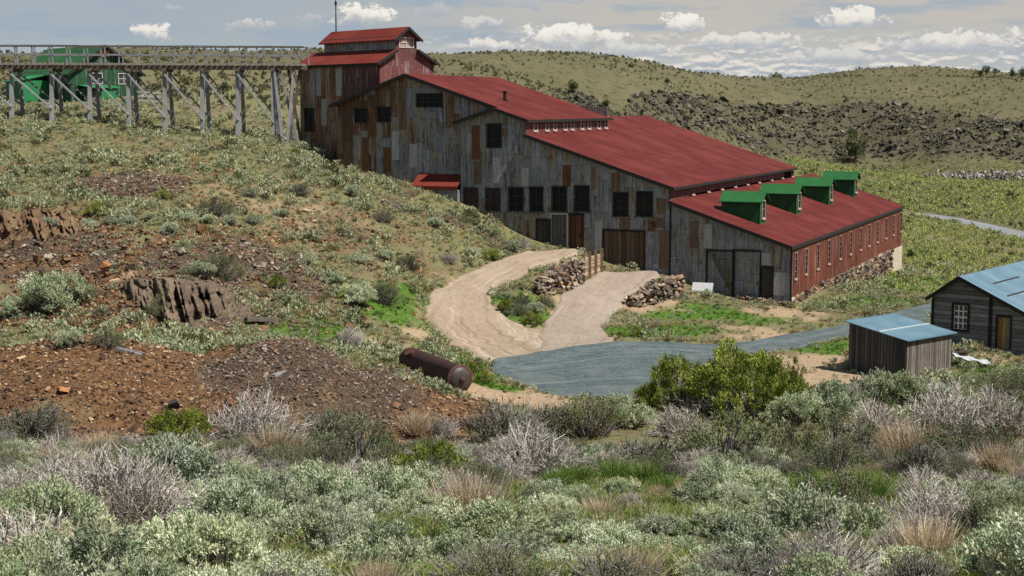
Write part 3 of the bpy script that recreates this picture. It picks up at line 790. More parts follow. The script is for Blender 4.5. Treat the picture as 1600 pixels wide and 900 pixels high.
for h, mt, lb in ((D_MID[0], M_doord, 'dark narrow door'), (D_MID[1], M_wood_grey, 'grey door leaf'), (D_MID[2], M_doorr, 'rusty door leaf'), (D_MID[3], M_wood_brown, 'wide brown garage door of vertical boards')):
    o, f = door(h, 0, mt, lb); f.build('door_frame', M_trim if mt is not M_wood_grey else M_post, o)
for h, mt, lb in ((D_LOW[0], M_face2, None), (D_LOW[1], M_face2, None), (D_LOW[2], M_doord, 'dark narrow door')):
    o, f = door(h, .05, mt, lb); f.build('door_frame', M_trim, o)

# patched sheets on the front
pt = random.Random(3)
for u0, v0, u1, v1, off, mt in ((737, 196, 750, 249, 0, M_rust), (879, 258, 892, 292, 0, M_rust), (955, 270, 969, 300, 0, M_rust2), (1012, 345, 1024, 362, 0, M_rust), (968, 339, 984, 358, 0, M_rust2), (599, 230, 611, 268, .8, M_rust), (576, 166, 588, 214, .8, M_rust),
                                (623, 132, 634, 202, .8, M_rust2), (697, 176, 706, 199, .8, M_rust2), (565, 215, 576, 268, .8, M_rust), (538, 222, 549, 262, .8, M_rust2), (526, 180, 536, 240, .8, M_rust2), (786, 184, 793, 196, 0, M_rust2), (785, 201, 793, 213, 0, M_rust2), (593, 134, 604, 164, .8, M_rust2),
                                (740, 252, 752, 288, 0, M_rust2), (930, 345, 942, 392, 0, M_pale), (1026, 310, 1040, 334, 0, M_rust2), (924, 262, 930, 296, 0, M_rust2), (1020, 340, 1038, 356, 0, M_rust2), (770, 246, 782, 286, 0, M_pale), (815, 262, 826, 291, 0, M_pale),
                                (1078, 345, 1090, 388, .05, M_rust2), (1100, 350, 1112, 388, .05, M_pale), (1190, 395, 1204, 415, .05, M_pale), (1208, 425, 1226, 462, .05, M_pale), (640, 225, 652, 262, .8, M_pale), (612, 205, 624, 250, .8, M_pale), (1030, 360, 1044, 420, 0, M_rust2)):
    h = rect(u0, v0, u1, v1, off)
    p = MB(); p.box((h[0][0], off - .018, h[0][1]), (h[1][0], off - .006, h[2][1])); p.build('patch_sheet', mt, mill)
pp = MB(); q = MF(887, 389, 0); pp.box((q[0] - .06, -.09, q[1]), (q[0] + .06, -.045, MF(887, 333, 0)[1])); pp.build('door_post', M_post, mill)

# small lean-to roof on the uphill wall
x0, za0 = MF(655, 271, .8); x1 = xb - .02; zb0 = MF(690, 291, -.7)[1]
a = MB(); a.slab([(x0, -.7, zb0), (x1, -.7, zb0), (x1, .79, za0), (x0, .79, za0)], .1); a.box((x0, -.74, zb0 - .26), (x1, -.701, zb0 - .02))
a.build('lean_to_roof', M_roof_t, mill)
a = MB(); a.box((x0 + .2, -.5, zg), (x1 - .02, .78, zb0 - .27)); a.build('lean_to_wall', M_face2, mill)
# vent pipe on the upper roof
def on_roof(u, v, zf, lo=-40, hi=2):
    r = ray(u, v); best = None
    for k in np.linspace(90, 180, 2000):
        q = np.array([0, 0, ZC]) + r * k
        x, y = mill_xy(q[0], q[1])
        if lo <= x <= hi and q[2] <= zf(x): return x, y
    return None
vx, vy = on_roof(789, 157, zroof1, xr1, xe1)
p = MB(); zz = zroof1(vx); p.tube((vx, vy, zz - .2), (vx, vy, zz + .65), .14, n=12); p.tube((vx, vy, zz + .65), (vx, vy, zz + .74), .2, n=12); p.box((vx - .25, vy - .25, zz - .1), (vx + .25, vy + .25, zz + .05))
p.build('vent_pipe', M_trim, mill)

# four green dormers on the lowest roof
for (u, v, ul) in ((1187, 351, 1136), (1244, 335, 1193), (1294.5, 320.5, 1252), (1334, 308, 1297)):
    x1, y0 = on_roof(u, v, zroof3, xm, xe3)
    x0 = x1 - 2.9; y1 = y0 + 1.9
    zb = zroof3(x1); ev = zb + 1.78; rd = ev + .58; ym = (y0 + y1) / 2
    d = MB()
    # gabled box: end wall with window opening, side walls
    wz0, wz1 = zb + .45, zb + 1.65
    d.wall([(y0, zb - .3), (y1, zb - .3), (y1, ev), (ym, rd - .05), (y0, ev)], [[(ym - .4, wz0), (ym + .4, wz0), (ym + .4, wz1), (ym - .4, wz1)]], lambda a, dd, z: (x1 - dd, a, z), .1)
    for yy in (y0, y1): d.add([(x0, yy, zroof3(x0) - .1), (x1, yy, zb - .3), (x1, yy, ev), (x0, yy, ev)], [(0, 1, 2, 3)])
    d.add([(x0, y0, zroof3(x0) - .1), (x0, y1, zroof3(x0) - .1), (x0, y1, ev), (x0, ym, rd - .05), (x0, y0, ev)], [(0, 1, 2, 3, 4)])
    do = d.build('dormer', M_greenw, mill)
    q = MB(); e = .22
    ze = ev - e * (rd - ev) / (ym - y0)
    q.slab([(x0 - .15, y0 - e, ze), (x1 + .25, y0 - e, ze), (x1 + .25, ym, rd), (x0 - .15, ym, rd)], .07)
    q.slab([(x0 - .15, ym, rd), (x1 + .25, ym, rd), (x1 + .25, y1 + e, ze), (x0 - .15, y1 + e, ze)], .07)
    q.build('dormer_roof', M_green, do)
    f = MB()
    for a0, a1, q0, q1 in ((ym - .47, ym - .4, wz0 - .07, wz1 + .07), (ym + .4, ym + .47, wz0 - .07, wz1 + .07), (ym - .4, ym + .4, wz1, wz1 + .07), (ym - .4, ym + .4, wz0 - .07, wz0)): f.box((x1 - .02, a0, q0), (x1 + .05, a1, q1))
    f.box((x1 - .06, ym - .02, wz0), (x1 - .03, ym + .02, wz1)); f.box((x1 - .06, ym - .4, (wz0 + wz1) / 2 - .02), (x1 - .03, ym + .4, (wz0 + wz1) / 2 + .02))
    f.box((x1 + .02, ym - .5, wz0 - .16), (x1 + .12, ym + .5, wz0 - .072))
    f.add([(x1 - .08, ym - .4, wz0), (x1 - .08, ym + .4, wz0), (x1 - .08, ym + .4, wz1), (x1 - .08, ym - .4, wz1)], [(0, 1, 2, 3)], 1)
    f.build('window', [M_fade, M_pane], do)

# ------------------------------------------------------------------ stones
def ico(sub=1):
    p = (1 + 5 ** .5) / 2
    V = np.array([(-1, p, 0), (1, p, 0), (-1, -p, 0), (1, -p, 0), (0, -1, p), (0, 1, p), (0, -1, -p), (0, 1, -p), (p, 0, -1), (p, 0, 1), (-p, 0, -1), (-p, 0, 1)], float)
    V /= np.linalg.norm(V[0])
    T = [(0, 11, 5), (0, 5, 1), (0, 1, 7), (0, 7, 10), (0, 10, 11), (1, 5, 9), (5, 11, 4), (11, 10, 2), (10, 7, 6), (7, 1, 8), (3, 9, 4), (3, 4, 2), (3, 2, 6), (3, 6, 8), (3, 8, 9), (4, 9, 5), (2, 4, 11), (6, 2, 10), (8, 6, 7), (9, 8, 1)]
    for _ in range(sub - 1):
        V = list(map(tuple, V)); mid = {}; T2 = []
        def md(a, b):
            k = (min(a, b), max(a, b))
            if k not in mid:
                q = (np.array(V[a]) + np.array(V[b])); q /= np.linalg.norm(q); V.append(tuple(q)); mid[k] = len(V) - 1
            return mid[k]
        for a, b, c in T:
            x, y, z = md(a, b), md(b, c), md(c, a); T2 += [(a, x, z), (b, y, x), (c, z, y), (x, y, z)]
        T = T2; V = np.array(V)
    return np.array(V), np.array(T)
CUBE = (np.array([(x, y, z) for z in (-1, 1) for y in (-1, 1) for x in (-1, 1)], float) * .62, np.array([(0, 2, 3), (0, 3, 1), (4, 5, 7), (4, 7, 6), (0, 1, 5), (0, 5, 4), (2, 6, 7), (2, 7, 3), (0, 4, 6), (0, 6, 2), (1, 3, 7), (1, 7, 5)]))
ICO1 = ico(1); ICO2 = ico(2)
def rot_rand(n, r):
    q = r.normal(size=(n, 4)); q /= np.linalg.norm(q, axis=1, keepdims=True)
    w, x, y, z = q.T
    return np.stack([np.stack([1 - 2 * (y * y + z * z), 2 * (x * y - z * w), 2 * (x * z + y * w)], -1), np.stack([2 * (x * y + z * w), 1 - 2 * (x * x + z * z), 2 * (y * z - x * w)], -1), np.stack([2 * (x * z - y * w), 2 * (y * z + x * w), 1 - 2 * (x * x + y * y)], -1)], 1)
def rocks_np(P, S, C, r, sub=1, jit=.28, flat=(1, 1, .75)):
    """angular stones: positions, sizes, colours -> merged arrays"""
    V0, T0 = ICO1 if sub == 1 else ICO2
    n = len(P)
    sc = r.uniform(.5, 1.4, (n, 3)) * np.array(flat) * S[:, None]
    if sub == 1:      # chipped blocks: a skewed cube, not a pebble
        V0, T0 = CUBE
        J = 1 + r.uniform(-jit * 1.3, jit * 1.3, (n, 8, 3))
    else: J = 1 + r.uniform(-jit, jit, (n, len(V0), 1))
    V = (V0[None] * J) * sc[:, None]
    R_ = rot_rand(n, r)
    V = np.einsum('nij,nkj->nki', R_, V) * np.array([1, 1, .8 if sub == 1 else 1.0])
    V = V + P[:, None]
    T = (T0[None] + (np.arange(n) * len(V0))[:, None, None]).reshape(-1, 3)
    Cc = np.repeat(C, len(V0), 0)
    return V.reshape(-1, 3), T, Cc
STONE_C = np.array([(.20, .155, .115), (.13, .105, .085), (.26, .20, .14), (.16, .12, .10), (.24, .15, .09), (.085, .07, .06), (.30, .25, .19)])
def pick(pal, n, r, var=.2): return pal[r.integers(0, len(pal), n)] * r.uniform(1 - var, 1 + var, (n, 1))

def stone_wall(name, pts, parent, base=None, step=.30, thick=.45, size=.24):
    """pts: list of (x, y, z_bottom, z_top) in parent's space; stones laid along it"""
    r = np.random.default_rng(len(pts) * 7 + int(abs(pts[0][0]) * 10))
    P = []
    for a, b in zip(pts[:-1], pts[1:]):
        L = math.hypot(b[0] - a[0], b[1] - a[1]); n = max(2, int(L / step))
        nx, ny = -(b[1] - a[1]) / L, (b[0] - a[0]) / L
        for i in range(n):
            t = (i + .5) / n
            z0 = a[2] + (b[2] - a[2]) * t; z1 = a[3] + (b[3] - a[3]) * t
            m = max(1, int((z1 - z0) / (step * .72)))
            for k in range(m + 1):
                for side in (-1, 0, 1):
                    o = side * thick / 2 + r.normal() * .05
                    tt = t + r.normal() * .3 / n
                    P.append((a[0] + (b[0] - a[0]) * tt + nx * o, a[1] + (b[1] - a[1]) * tt + ny * o, z0 + (z1 - z0) * k / max(1, m) + r.normal() * .05))
    P = np.array(P); S = r.uniform(.6, 1.3, len(P)) * size
    V, T, C = rocks_np(P, S, pick(STONE_C, len(P), r, .35), r, 1, .25)
    return link(name, mesh_np(name, V, T, M_stone, col=C), parent)
# foundation below the red wall: stones, then a pale concrete pier at the far corner
fpts = []
for y in np.linspace(.2, L3 - 6.5, 14):
    wx, wy = MK + MBx * y
    fpts.append((-.12, y, min(gz(wx, wy), red_bot - .5) - .25, red_bot - .02))
stone_wall('stone_foundation', fpts, mill, step=.28, thick=.3, size=.23)
fpts = []
for x in np.linspace(-3.8, .0, 5):
    wx, wy = MK + MA * x
    g = gz(wx, wy); fpts.append((x, -.12, g - .3, max(g + .12, red_bot - .15 + x * .02)))
stone_wall('stone_foundation', fpts, mill, step=.28, thick=.4, size=.23)
p = MB(); p.box((-.3, L3 - 6.1, red_bot - 4), (.08, L3 - .4, red_bot - .06)); p.build('concrete_pier', M_conc, mill)
p = MB(); y = MS(1341, 430, 0)[0]; p.box((-.3, y - .5, red_bot - 2.2), (.1, y + .5, red_bot - .4)); p.build('concrete_pier', M_conc, mill)

# ------------------------------------------------------------------ head-house tower (turned against the mill)
TN = at(592, 97, 122.5)
TXa = np.array([.628, -.778]); TYa = np.array([.778, .628])
tower = empty('tower_building', (TN[0], TN[1], 0), math.atan2(TXa[1], TXa[0]))
tag(tower, 'rusty iron head house tower with two-tier red roof and flagpole, where the trestle ends', 'tower building')
TL, TW = 12.0, 5.35
hz = lambda v, D: ZC + (164 - v) * D / 2400 * 1.0
e1 = hz(95.5, 122.5); t1 = hz(78, 123.5); e2 = hz(58.5, 123.5); rg = hz(44.2, 124.2)
ya, yb, yc = 1.66, 3.66, TW / 2
o = MB()
tw_win = (-11.25, hz(203.5, 131.5), -9.8, hz(170, 131.5))
x0, a, x1, bb = tw_win
o.wall([(-TL, 8), (-5.3, 8), (-5.3, e1 - .1), (-TL, e1 - .1)], [[(x0, a), (x1, a), (x1, bb), (x0, bb)]], lambda q, d, z: (q, d, z), .12)
o.add([(-TL, 0, 8), (-TL, TW, 8), (-TL, TW, e1 - .1), (-TL, yb, t1), (-TL, ya, t1), (-TL, 0, e1 - .1)], [(0, 1, 2, 3, 4, 5)])
o.add([(-TL, TW, 8), (0, TW, 8), (0, TW, e1 - .1), (-TL, TW, e1 - .1)], [(0, 1, 2, 3)])
o.build('rusty_wall', M_tower, tower)
o = MB(); o.wall([(-5.3, 8), (0, 8), (0, e1 - .1), (-5.3, e1 - .1)], [], lambda q, d, z: (q, d, z), .1); o.build('maroon_wall', M_tower_m, tower)
for xs, z0, z1, mt in ((-10.4, hz(150, 130), hz(108, 130), M_pale), (-9.4, hz(150, 130), hz(108, 130), M_pale), (-6.3, hz(150, 127), hz(108, 127), M_pale), (-8.6, hz(196, 129), hz(155, 129), M_pale)):
    p = MB(); p.box((xs, -.014, z0), (xs + .8, -.004, z1)); p.build('patch_sheet', mt, tower)
o = MB()
gw = (2.0, hz(75, 124), 3.3, hz(61.5, 124))
o.wall([(0, 8), (TW, 8), (TW, e1 - .1), (yb, t1 - .05), (yb, e2), (yc, rg - .1), (ya, e2), (ya, t1 - .05), (0, e1 - .1)][0:], [[(gw[0], gw[1]), (gw[2], gw[1]), (gw[2], gw[3]), (gw[0], gw[3])]], lambda q, d, z: (-d, q, z), .1)
o.build('gable_wall', M_pink, tower)
o = MB()
for yy in (ya, yb): o.add([(-TL + 1.3, yy, t1 - .3), (0, yy, t1 - .3), (0, yy, e2 + .05), (-TL + 1.3, yy, e2 + .05)], [(0, 1, 2, 3)])
o.add([(-TL + 1.3, ya, t1 - .3), (-TL + 1.3, yb, t1 - .3), (-TL + 1.3, yb, e2), (-TL + 1.3, yc, rg - .1), (-TL + 1.3, ya, e2)], [(0, 1, 2, 3, 4)])
o.build('upper_wall', M_face2, tower)
o = MB(); ov = .35
sl = (t1 - e1) / ya; s2 = (rg - e2) / (yc - ya)
o.slab([(-TL - .3, -ov, e1 - sl * ov), (.3, -ov, e1 - sl * ov), (.3, ya - .01, t1), (-TL - .3, ya - .01, t1)], .1)
o.slab([(-TL - .3, yb + .01, t1), (.3, yb + .01, t1), (.3, TW + ov, e1 - sl * ov), (-TL - .3, TW + ov, e1 - sl * ov)], .1)
o.build('roof', M_roof_t, tower)
o = MB()
o.slab([(-TL + .9, ya - ov, e2 - s2 * ov), (.35, ya - ov, e2 - s2 * ov), (.35, yc, rg), (-TL + .9, yc, rg)], .1)
o.slab([(-TL + .9, yc, rg), (.35, yc, rg), (.35, yb + ov, e2 - s2 * ov), (-TL + .9, yb + ov, e2 - s2 * ov)], .1)
o.build('roof', M_roof_t, tower)
o = MB()
for p, q in (((.33, -ov, e1 - sl * ov), (.33, ya, t1)), ((.33, yb, t1), (.33, TW + ov, e1 - sl * ov)), ((.38, ya - ov, e2 - s2 * ov), (.38, yc, rg)), ((.38, yc, rg), (.38, yb + ov, e2 - s2 * ov)), ((-TL - .3, -ov - .03, e1 - sl * ov), (.3, -ov - .03, e1 - sl * ov))):
    o.bar((p[0], p[1], p[2] - .1), (q[0], q[1], q[2] - .1), .05, .2)
o.build('edge_boards', M_trim, tower)
def twin(parent, q, axis, off, fm, pane):
    (u0, a, u1, bb) = q; f = MB(); t = .07
    def bx(c0, c1, z0, z1, d0, d1, mi=0):
        if axis == 'y': f.box((d0, c0, z0), (d1, c1, z1), mi)
        else: f.box((c0, -d1, z0), (c1, -d0, z1), mi)
    for c0, c1, z0, z1 in ((u0 - t, u0, a - t, bb + t), (u1, u1 + t, a - t, bb + t), (u0, u1, bb, bb + t), (u0, u1, a - t, a)): bx(c0, c1, z0, z1, off - .03, off + .04)
    bx((u0 + u1) / 2 - .03, (u0 + u1) / 2 + .03, a, bb, off - .06, off - .03)
    bx(u0, u1, (a + bb) / 2 - .03, (a + bb) / 2 + .03, off - .062, off - .032)
    bx(u0, u1, a, bb, off - .09, off - .08, 1)
    return f.build('window', [fm, pane], parent)
M_pinkpane = simple_mat('pale_boarded_pane', (.36, .27, .25), .7, .25, 6)
twin(tower, gw, 'y', 0, M_wframe, M_pinkpane); twin(tower, tw_win, 'x', 0, M_trim, M_black)
o = MB(); fx = -TL + 1.6; o.tube((fx, yc, rg - .2), (fx, yc, rg + 3.4), .06, .035, 8); o.tube((fx, yc, rg + 2.2), (fx, yc, rg + 2.5), .1, .1, 8); o.box((fx - .05, yc - .05, rg + 3.4), (fx + .3, yc + .05, rg + 3.5))
o.build('flagpole', M_trim, tower)
# ================================================================== TRESTLE
M_grey_t = simple_mat('sun_bleached_timber', (.24, .24, .25), .9, .35, 3.0, (1, 1, .4))
M_dark_t = simple_mat('dark_old_timber', (.13, .105, .085), .9, .4, 3.0)
M_tie = simple_mat('brown_grey_ties', (.24, .205, .18), .9, .4, 4.0)
trestle = empty('trestle_bridge', (-42, 127, 0))
tag(trestle, 'long grey timber trestle with railings leading over the hillside into the tower', 'trestle')
zd = ZC + 3.45
X0 = -42
def bx(u): return (u - CX) / F * 127 - X0
xa_, xb_ = bx(-330), bx(478)
m = MB()
for y in (.1, .75, 1.5, 2.1): m.bar((xa_, y, zd - .3), (xb_, y, zd - .3 - .12), .18, .3)
m.build('stringer', M_dark_t, trestle)
m = MB(); n = int((xb_ - xa_) / .46)
rr = random.Random(4)
for i in range(n):
    x = xa_ + (i + .5) * (xb_ - xa_) / n
    m.box((x - .12, -.32 + rr.uniform(-.08, .06), zd - .14 - .12 * i / n), (x + .11, 2.5 + rr.uniform(-.06, .1), zd + .04 - .12 * i / n))
m.build('deck', M_tie, trestle)
for yy in (-.12, 2.3):
    for zz, h in ((1.48, .12), (.78, .12)):
        m = MB(); k = 14
        for i in range(k):
            x = xa_ + (xb_ - xa_) * i / k; x2 = xa_ + (xb_ - xa_) * (i + 1) / k
            m.bar((x, yy, zd + zz - .2 * i / k + rr.uniform(-.02, .02)), (x2 + .05, yy, zd + zz - .2 * (i + 1) / k + rr.uniform(-.02, .02)), .05, h * .72)
        m.build('rail', M_grey_t if zz < 1 else M_dark_t, trestle)
    us = np.arange(-318, 478, 27.2) + (0 if yy < 0 else 9)
    for u in us:
        x = bx(u); m = MB(); f = (x - xa_) / (xb_ - xa_)
        m.bar((x + rr.uniform(-.03, .03), yy + .06, zd - .05 - .12 * f), (x + rr.uniform(-.03, .03), yy + .06, zd + 1.46 - .2 * f), .10, .10)
        m.build('rail_post', M_grey_t, trestle)
BU = [-318, -261, -204, -146, -89, -32, 25, 87, 146, 206, 262, 320, 375, 430]
tops = []
for i, u in enumerate(BU):
    x = bx(u)
    ft = MB(); zb = gz(X0 + x, 126.4) - .5
    ft.bar((x, .15, zd - .5), (x + .05, -.55, zb), .31, .31, up=(0, 1, 0)); ft.build('trestle_post', M_grey_t, trestle)
    bk = MB(); zb2 = gz(X0 + x, 130) - .5
    bk.bar((x, 2.05, zd - .5), (x - .05, 2.9, zb2), .27, .27, up=(0, 1, 0)); bk.build('trestle_post', M_grey_t, trestle)
    cpp = MB(); cpp.box((x - .16, -.45, zd - .72), (x + .16, 2.65, zd - .46)); cpp.build('cap_beam', M_dark_t, trestle)
    if i + 1 < len(BU):
        x2 = bx(BU[i + 1]); zb3 = gz(X0 + x2, 126.4)
        for yy, s in ((-.1, -1), (2.25, 1)):
            d = MB(); zt_ = zd - .95; ze_ = zb3 + (zd - zb3) * .22
            yt = yy + (-.12 if s < 0 else .12); ye = yy + (-.5 if s < 0 else .5)
            d.bar((x + .02, yt, zt_), (x2 + .1, ye, ze_), .12, .23, up=(0, 1, 0)); d.build('brace', M_grey_t, trestle)
# braced end bents under the tower eave
for (u0, u1, y0, y1) in ((432, 447, 0, -1.0), (462, 452, .2, -.9), (448, 468, 2.2, 2.4), (466, 446, 2.3, 2.3), (440, 470, .1, .1)):
    x, x2 = bx(u0), bx(u1); d = MB(); d.bar((x, y0, zd - .5), (x2, y1, gz(X0 + x2, 127 + y1) - .4), .2, .2, up=(0, 1, 0)); d.build('brace', M_grey_t if y0 < 1 else M_dark_t, trestle)

# ================================================================== GREEN HOIST HOUSE behind the trestle
gN = at(111, 158, 150)
gx_, gy_ = np.array([.628, -.778]), np.array([.778, .628])
gh = empty('hoist_house', (gN[0], gN[1], 0), math.atan2(gx_[1], gx_[0]))
tag(gh, 'green painted iron building with white gable windows behind the timber trestle', 'green building')
M_gw = corrugated('green_iron', 1, [(0, (.014, .070, .026)), (.5, (.019, .085, .034)), (1, (.026, .10, .042))], streak=(.015, .05, .03), rust_amt=.25, pw=.9, ph=6)
M_gw0 = corrugated('green_iron_side', 0, [(0, (.014, .070, .026)), (.5, (.019, .085, .034)), (1, (.026, .10, .042))], streak=(.015, .05, .03), rust_amt=.25, pw=.9, ph=6)
M_gbright = simple_mat('bright_green_paint', (.018, .19, .062), .7, .2, 2)
M_groof = painted_roof('faded_green_roof', (.026, .085, .032), 0, (.036, .105, .042), .9)
g0 = ZC + .1; ge = ZC + 3.3; gr = ZC + 5.85; W = 7.2; L = 13.8
m = MB(); wn = [(2.15, ZC + 2.1, 3.25, ZC + 3.05), (5.0, ZC + 2.1, 6.1, ZC + 3.05)]
m.wall([(0, g0 - 2), (W, g0 - 2), (W, ge), (W / 2, gr - .1), (0, ge)], [[(a, b), (c, b), (c, d), (a, d)] for a, b, c, d in wn], lambda q, d, z: (-d, q, z), .12)
m.build('gable_wall', M_gw, gh)
m = MB(); m.box((-L, -.02, g0 - 2), (-.02, .05, ge)); m.box((-L, W - .05, g0 - 2), (-.02, W, ge)); m.add([(-L, 0, g0 - 2), (-L, W, g0 - 2), (-L, W, ge), (-L, W / 2, gr - .1), (-L, 0, ge)], [(0, 1, 2, 3, 4)])
m.build('side_wall', M_gw0, gh)
m = MB(); sl_ = (gr - ge) / (W / 2); e = .5
m.slab([(-L - .4, -e, ge - sl_ * e), (.45, -e, ge - sl_ * e), (.45, W / 2, gr), (-L - .4, W / 2, gr)], .1); m.slab([(-L - .4, W / 2, gr), (.45, W / 2, gr), (.45, W + e, ge - sl_ * e), (-L - .4, W + e, ge - sl_ * e)], .1)
m.build('roof', M_groof, gh)
m = MB(); m.bar((.47, -e, ge - sl_ * e - .1), (.47, W / 2, gr - .1), .05, .22); m.bar((.47, W / 2, gr - .1), (.47, W + e, ge - sl_ * e - .1), .05, .22); m.build('edge_boards', M_trim, gh)
for q in wn:
    o = twin(gh, q, 'y', 0, M_wframe, M_pane)
m = MB(); m.box((.0, 3.2, gr - 1.15), (.06, 4.1, gr - .55)); m.build('gable_panel', simple_mat('orange_panel', (.5, .2, .05), .8), gh)
# lean-to shed on the dark side, porch on the gable side
m = MB(); ax0, ax1 = -8.8, -5.4
m.box((ax0, -3.0, g0 - 2), (ax1 - .002, -.03, ge - .9), 1); m.slab([(ax0 - .2, -3.2, ge - .95), (ax1 + .15, -3.2, ge - .95), (ax1 + .15, -.03, ge - .25), (ax0 - .2, -.03, ge - .25)], .08, 1)
m.box((ax1 + .0, -2.9, g0 - 1.5), (ax1 + .02, -.1, ge - .92), 1)
m.build('lean_to', [M_gw0, M_gbright], gh)
m = MB(); m.box((.06, .9, g0 - 2), (2.6, 3.6, g0 + 1.55)); m.slab([(.06, .7, g0 + 1.85), (2.8, .7, g0 + 1.6), (2.8, 3.9, g0 + 1.6), (.06, 3.9, g0 + 1.85)], .08, 1); m.box((2.602, 2.0, g0 - 1.5), (2.63, 3.58, g0 + 1.5), 1); m.box((2.602, 1.0, g0 - 1.5), (2.625, 1.9, g0 + 1.5), 2)
m.build('porch', [M_gw0, M_gbright, M_black], gh)

# little pale rail fence beside it
fp = at(222, 155, 146); fence = empty('rail_fence', (fp[0], fp[1], 0)); tag(fence, 'short pale plank fence standing right of the green building', 'fence')
m = MB()
for k in range(3):
    m = MB(); x = k * .75; m.box((x - .06, -.06, gz(fp[0] + x, fp[1]) - .4), (x + .06, .06, gz(fp[0] + x, fp[1]) + 1.25)); m.build('fence_post', M_wframe, fence)
for zz in (.35, .75, 1.15):
    m = MB(); m.bar((-.3, -.09, gz(fp[0], fp[1]) + zz), (1.8, -.09, gz(fp[0] + 1.5, fp[1]) + zz), .04, .13); m.build('rail', M_wframe, fence)

# ================================================================== LOG HOUSE (right)
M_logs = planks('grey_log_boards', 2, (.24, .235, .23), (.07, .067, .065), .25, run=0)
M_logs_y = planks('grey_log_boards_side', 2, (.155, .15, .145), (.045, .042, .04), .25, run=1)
def metal_roof(name, c, c2, axis, seam=.75):
    t = NT(name); o = t.obj(); s = t.sep(o)
    n1 = t.noise(o, .8, 5, .65); n2 = t.noise(t.comb(t.m('MULTIPLY', s[axis], 7.0), t.m('MULTIPLY', s[1 - axis], .5), 0.0), 1.0, 5, .7)
    wn = t.n('ShaderNodeTexWhiteNoise', {'W': t.m('FLOOR', t.m('DIVIDE', s[axis], seam))}, noise_dimensions='1D').outputs['Value']
    col = t.mix(t.ss(n1, .35, .7), c, c2); col = t.mix(t.m('MULTIPLY', wn, .45), col, tuple(v * .6 for v in c))
    col = t.mix(t.ss(n2, .55, .75, 0.0, .45), col, (.10, .09, .085))
    rib = t.m('SINE', t.m('MULTIPLY', s[axis], 2 * PI / .15))
    return t.out(col, .45, t.bump(rib, .35, .02), .25, .5)
M_blue = metal_roof('blue_grey_iron_roof', (.13, .235, .30), (.19, .29, .35), 1)
M_blue0 = metal_roof('blue_iron_lean_roof', (.115, .225, .29), (.17, .28, .34), 0, .9)
M_yellow = planks('yellow_door_boards', 0, (.42, .25, .09), (.25, .14, .05), .22)
hA, hB = np.array([.8, -.6]), np.array([.6, .8])
hN = at(1455, 537, 90)[:2]
lh = empty('log_house', (hN[0], hN[1], 0), math.atan2(hA[1], hA[0]))
tag(lh, 'weathered grey log house with blue iron roof, white sash window and yellow door', 'house')
def LH(u, v, t=0.0):
    r = ray(u, v); k = (t + hN @ hB) / (r[:2] @ hB); q = np.array([0, 0, ZC]) + r * k
    return float((q[:2] - hN) @ hA), float(q[2])
xe_, ze_ = LH(1447, 465, -.3); xp, zp = LH(1498, 431.5, -.3); xq, zq = LH(1600, 487.5, -.3)
slr = (zp - zq) / (xq - xp); xr_ = xq + 1.2; zr_ = zp - slr * (xr_ - xp); sll = (zp - ze_) / (xp - xe_)
wnd = LH(1491, 476) + LH(1511, 515.5); dr = LH(1559, 495) + LH(1577, 548)
RL = 17.0; zf0 = ZC - 15
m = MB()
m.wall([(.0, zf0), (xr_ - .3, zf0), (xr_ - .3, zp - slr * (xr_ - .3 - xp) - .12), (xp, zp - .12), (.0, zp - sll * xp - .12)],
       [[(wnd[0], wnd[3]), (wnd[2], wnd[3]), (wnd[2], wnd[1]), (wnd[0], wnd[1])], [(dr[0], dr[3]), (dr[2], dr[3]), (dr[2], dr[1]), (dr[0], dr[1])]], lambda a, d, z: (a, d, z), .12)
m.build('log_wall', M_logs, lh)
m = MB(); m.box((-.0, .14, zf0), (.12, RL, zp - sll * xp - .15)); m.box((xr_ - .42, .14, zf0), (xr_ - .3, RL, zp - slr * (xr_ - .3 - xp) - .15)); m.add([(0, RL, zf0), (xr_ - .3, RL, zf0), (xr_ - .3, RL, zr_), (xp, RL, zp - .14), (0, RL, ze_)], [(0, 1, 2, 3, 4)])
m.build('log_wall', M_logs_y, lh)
m = MB()
m.slab([(xp, -.3, zp), (xr_, -.3, zr_), (xr_, RL + .3, zr_), (xp, RL + .3, zp)], .09); m.slab([(xe_, -.3, ze_), (xp, -.3, zp), (xp, RL + .3, zp), (xe_, RL + .3, ze_)], .09)
m.build('roof', M_blue, lh)
m = MB(); m.bar((xe_, -.33, ze_ - .1), (xp, -.33, zp - .1), .05, .2); m.bar((xp, -.33, zp - .1), (xr_, -.33, zr_ - .1), .05, .2); xc = LH(1549, 463)[0]; m.box((xc - .1, -.05, zf0), (xc + .1, -.003, zp - slr * (xc - xp) - .15)); m.box((-.05, -.06, zf0), (.1, -.003, ze_ - .05))
m.build('edge_boards', M_trim, lh)
m = MB()   # raised seams and a patched strip on the roof
for (x_, y_, l_, w_) in ((xp + 1.2, 2.0, .9, 4.5), (xp + 2.4, 1.0, .5, 3.0)): m.slab([(x_, y_, zp - slr * (x_ - xp) + .03), (x_ + .08, y_, zp - slr * (x_ + .08 - xp) + .03), (x_ + .08, y_ + w_, zp - slr * (x_ + .08 - xp) + .03), (x_, y_ + w_, zp - slr * (x_ - xp) + .03)], .03)
m.build('roof_batten', M_trim, lh)
(x0, z1, x1, z0) = wnd
f = MB(); t = .13
for a0, a1, b0, b1 in ((x0 - t, x0, z0 - t, z1 + t), (x1, x1 + t, z0 - t, z1 + t), (x0, x1, z1, z1 + t), (x0, x1, z0 - t, z0)): f.box((a0, -.05, b0), (a1, .02, b1), 1)
t = .075
for k in range(4):
    xx = x0 + (x1 - x0) * k / 3; f.box((xx - t / 2, .03, z0), (xx + t / 2, .07, z1))
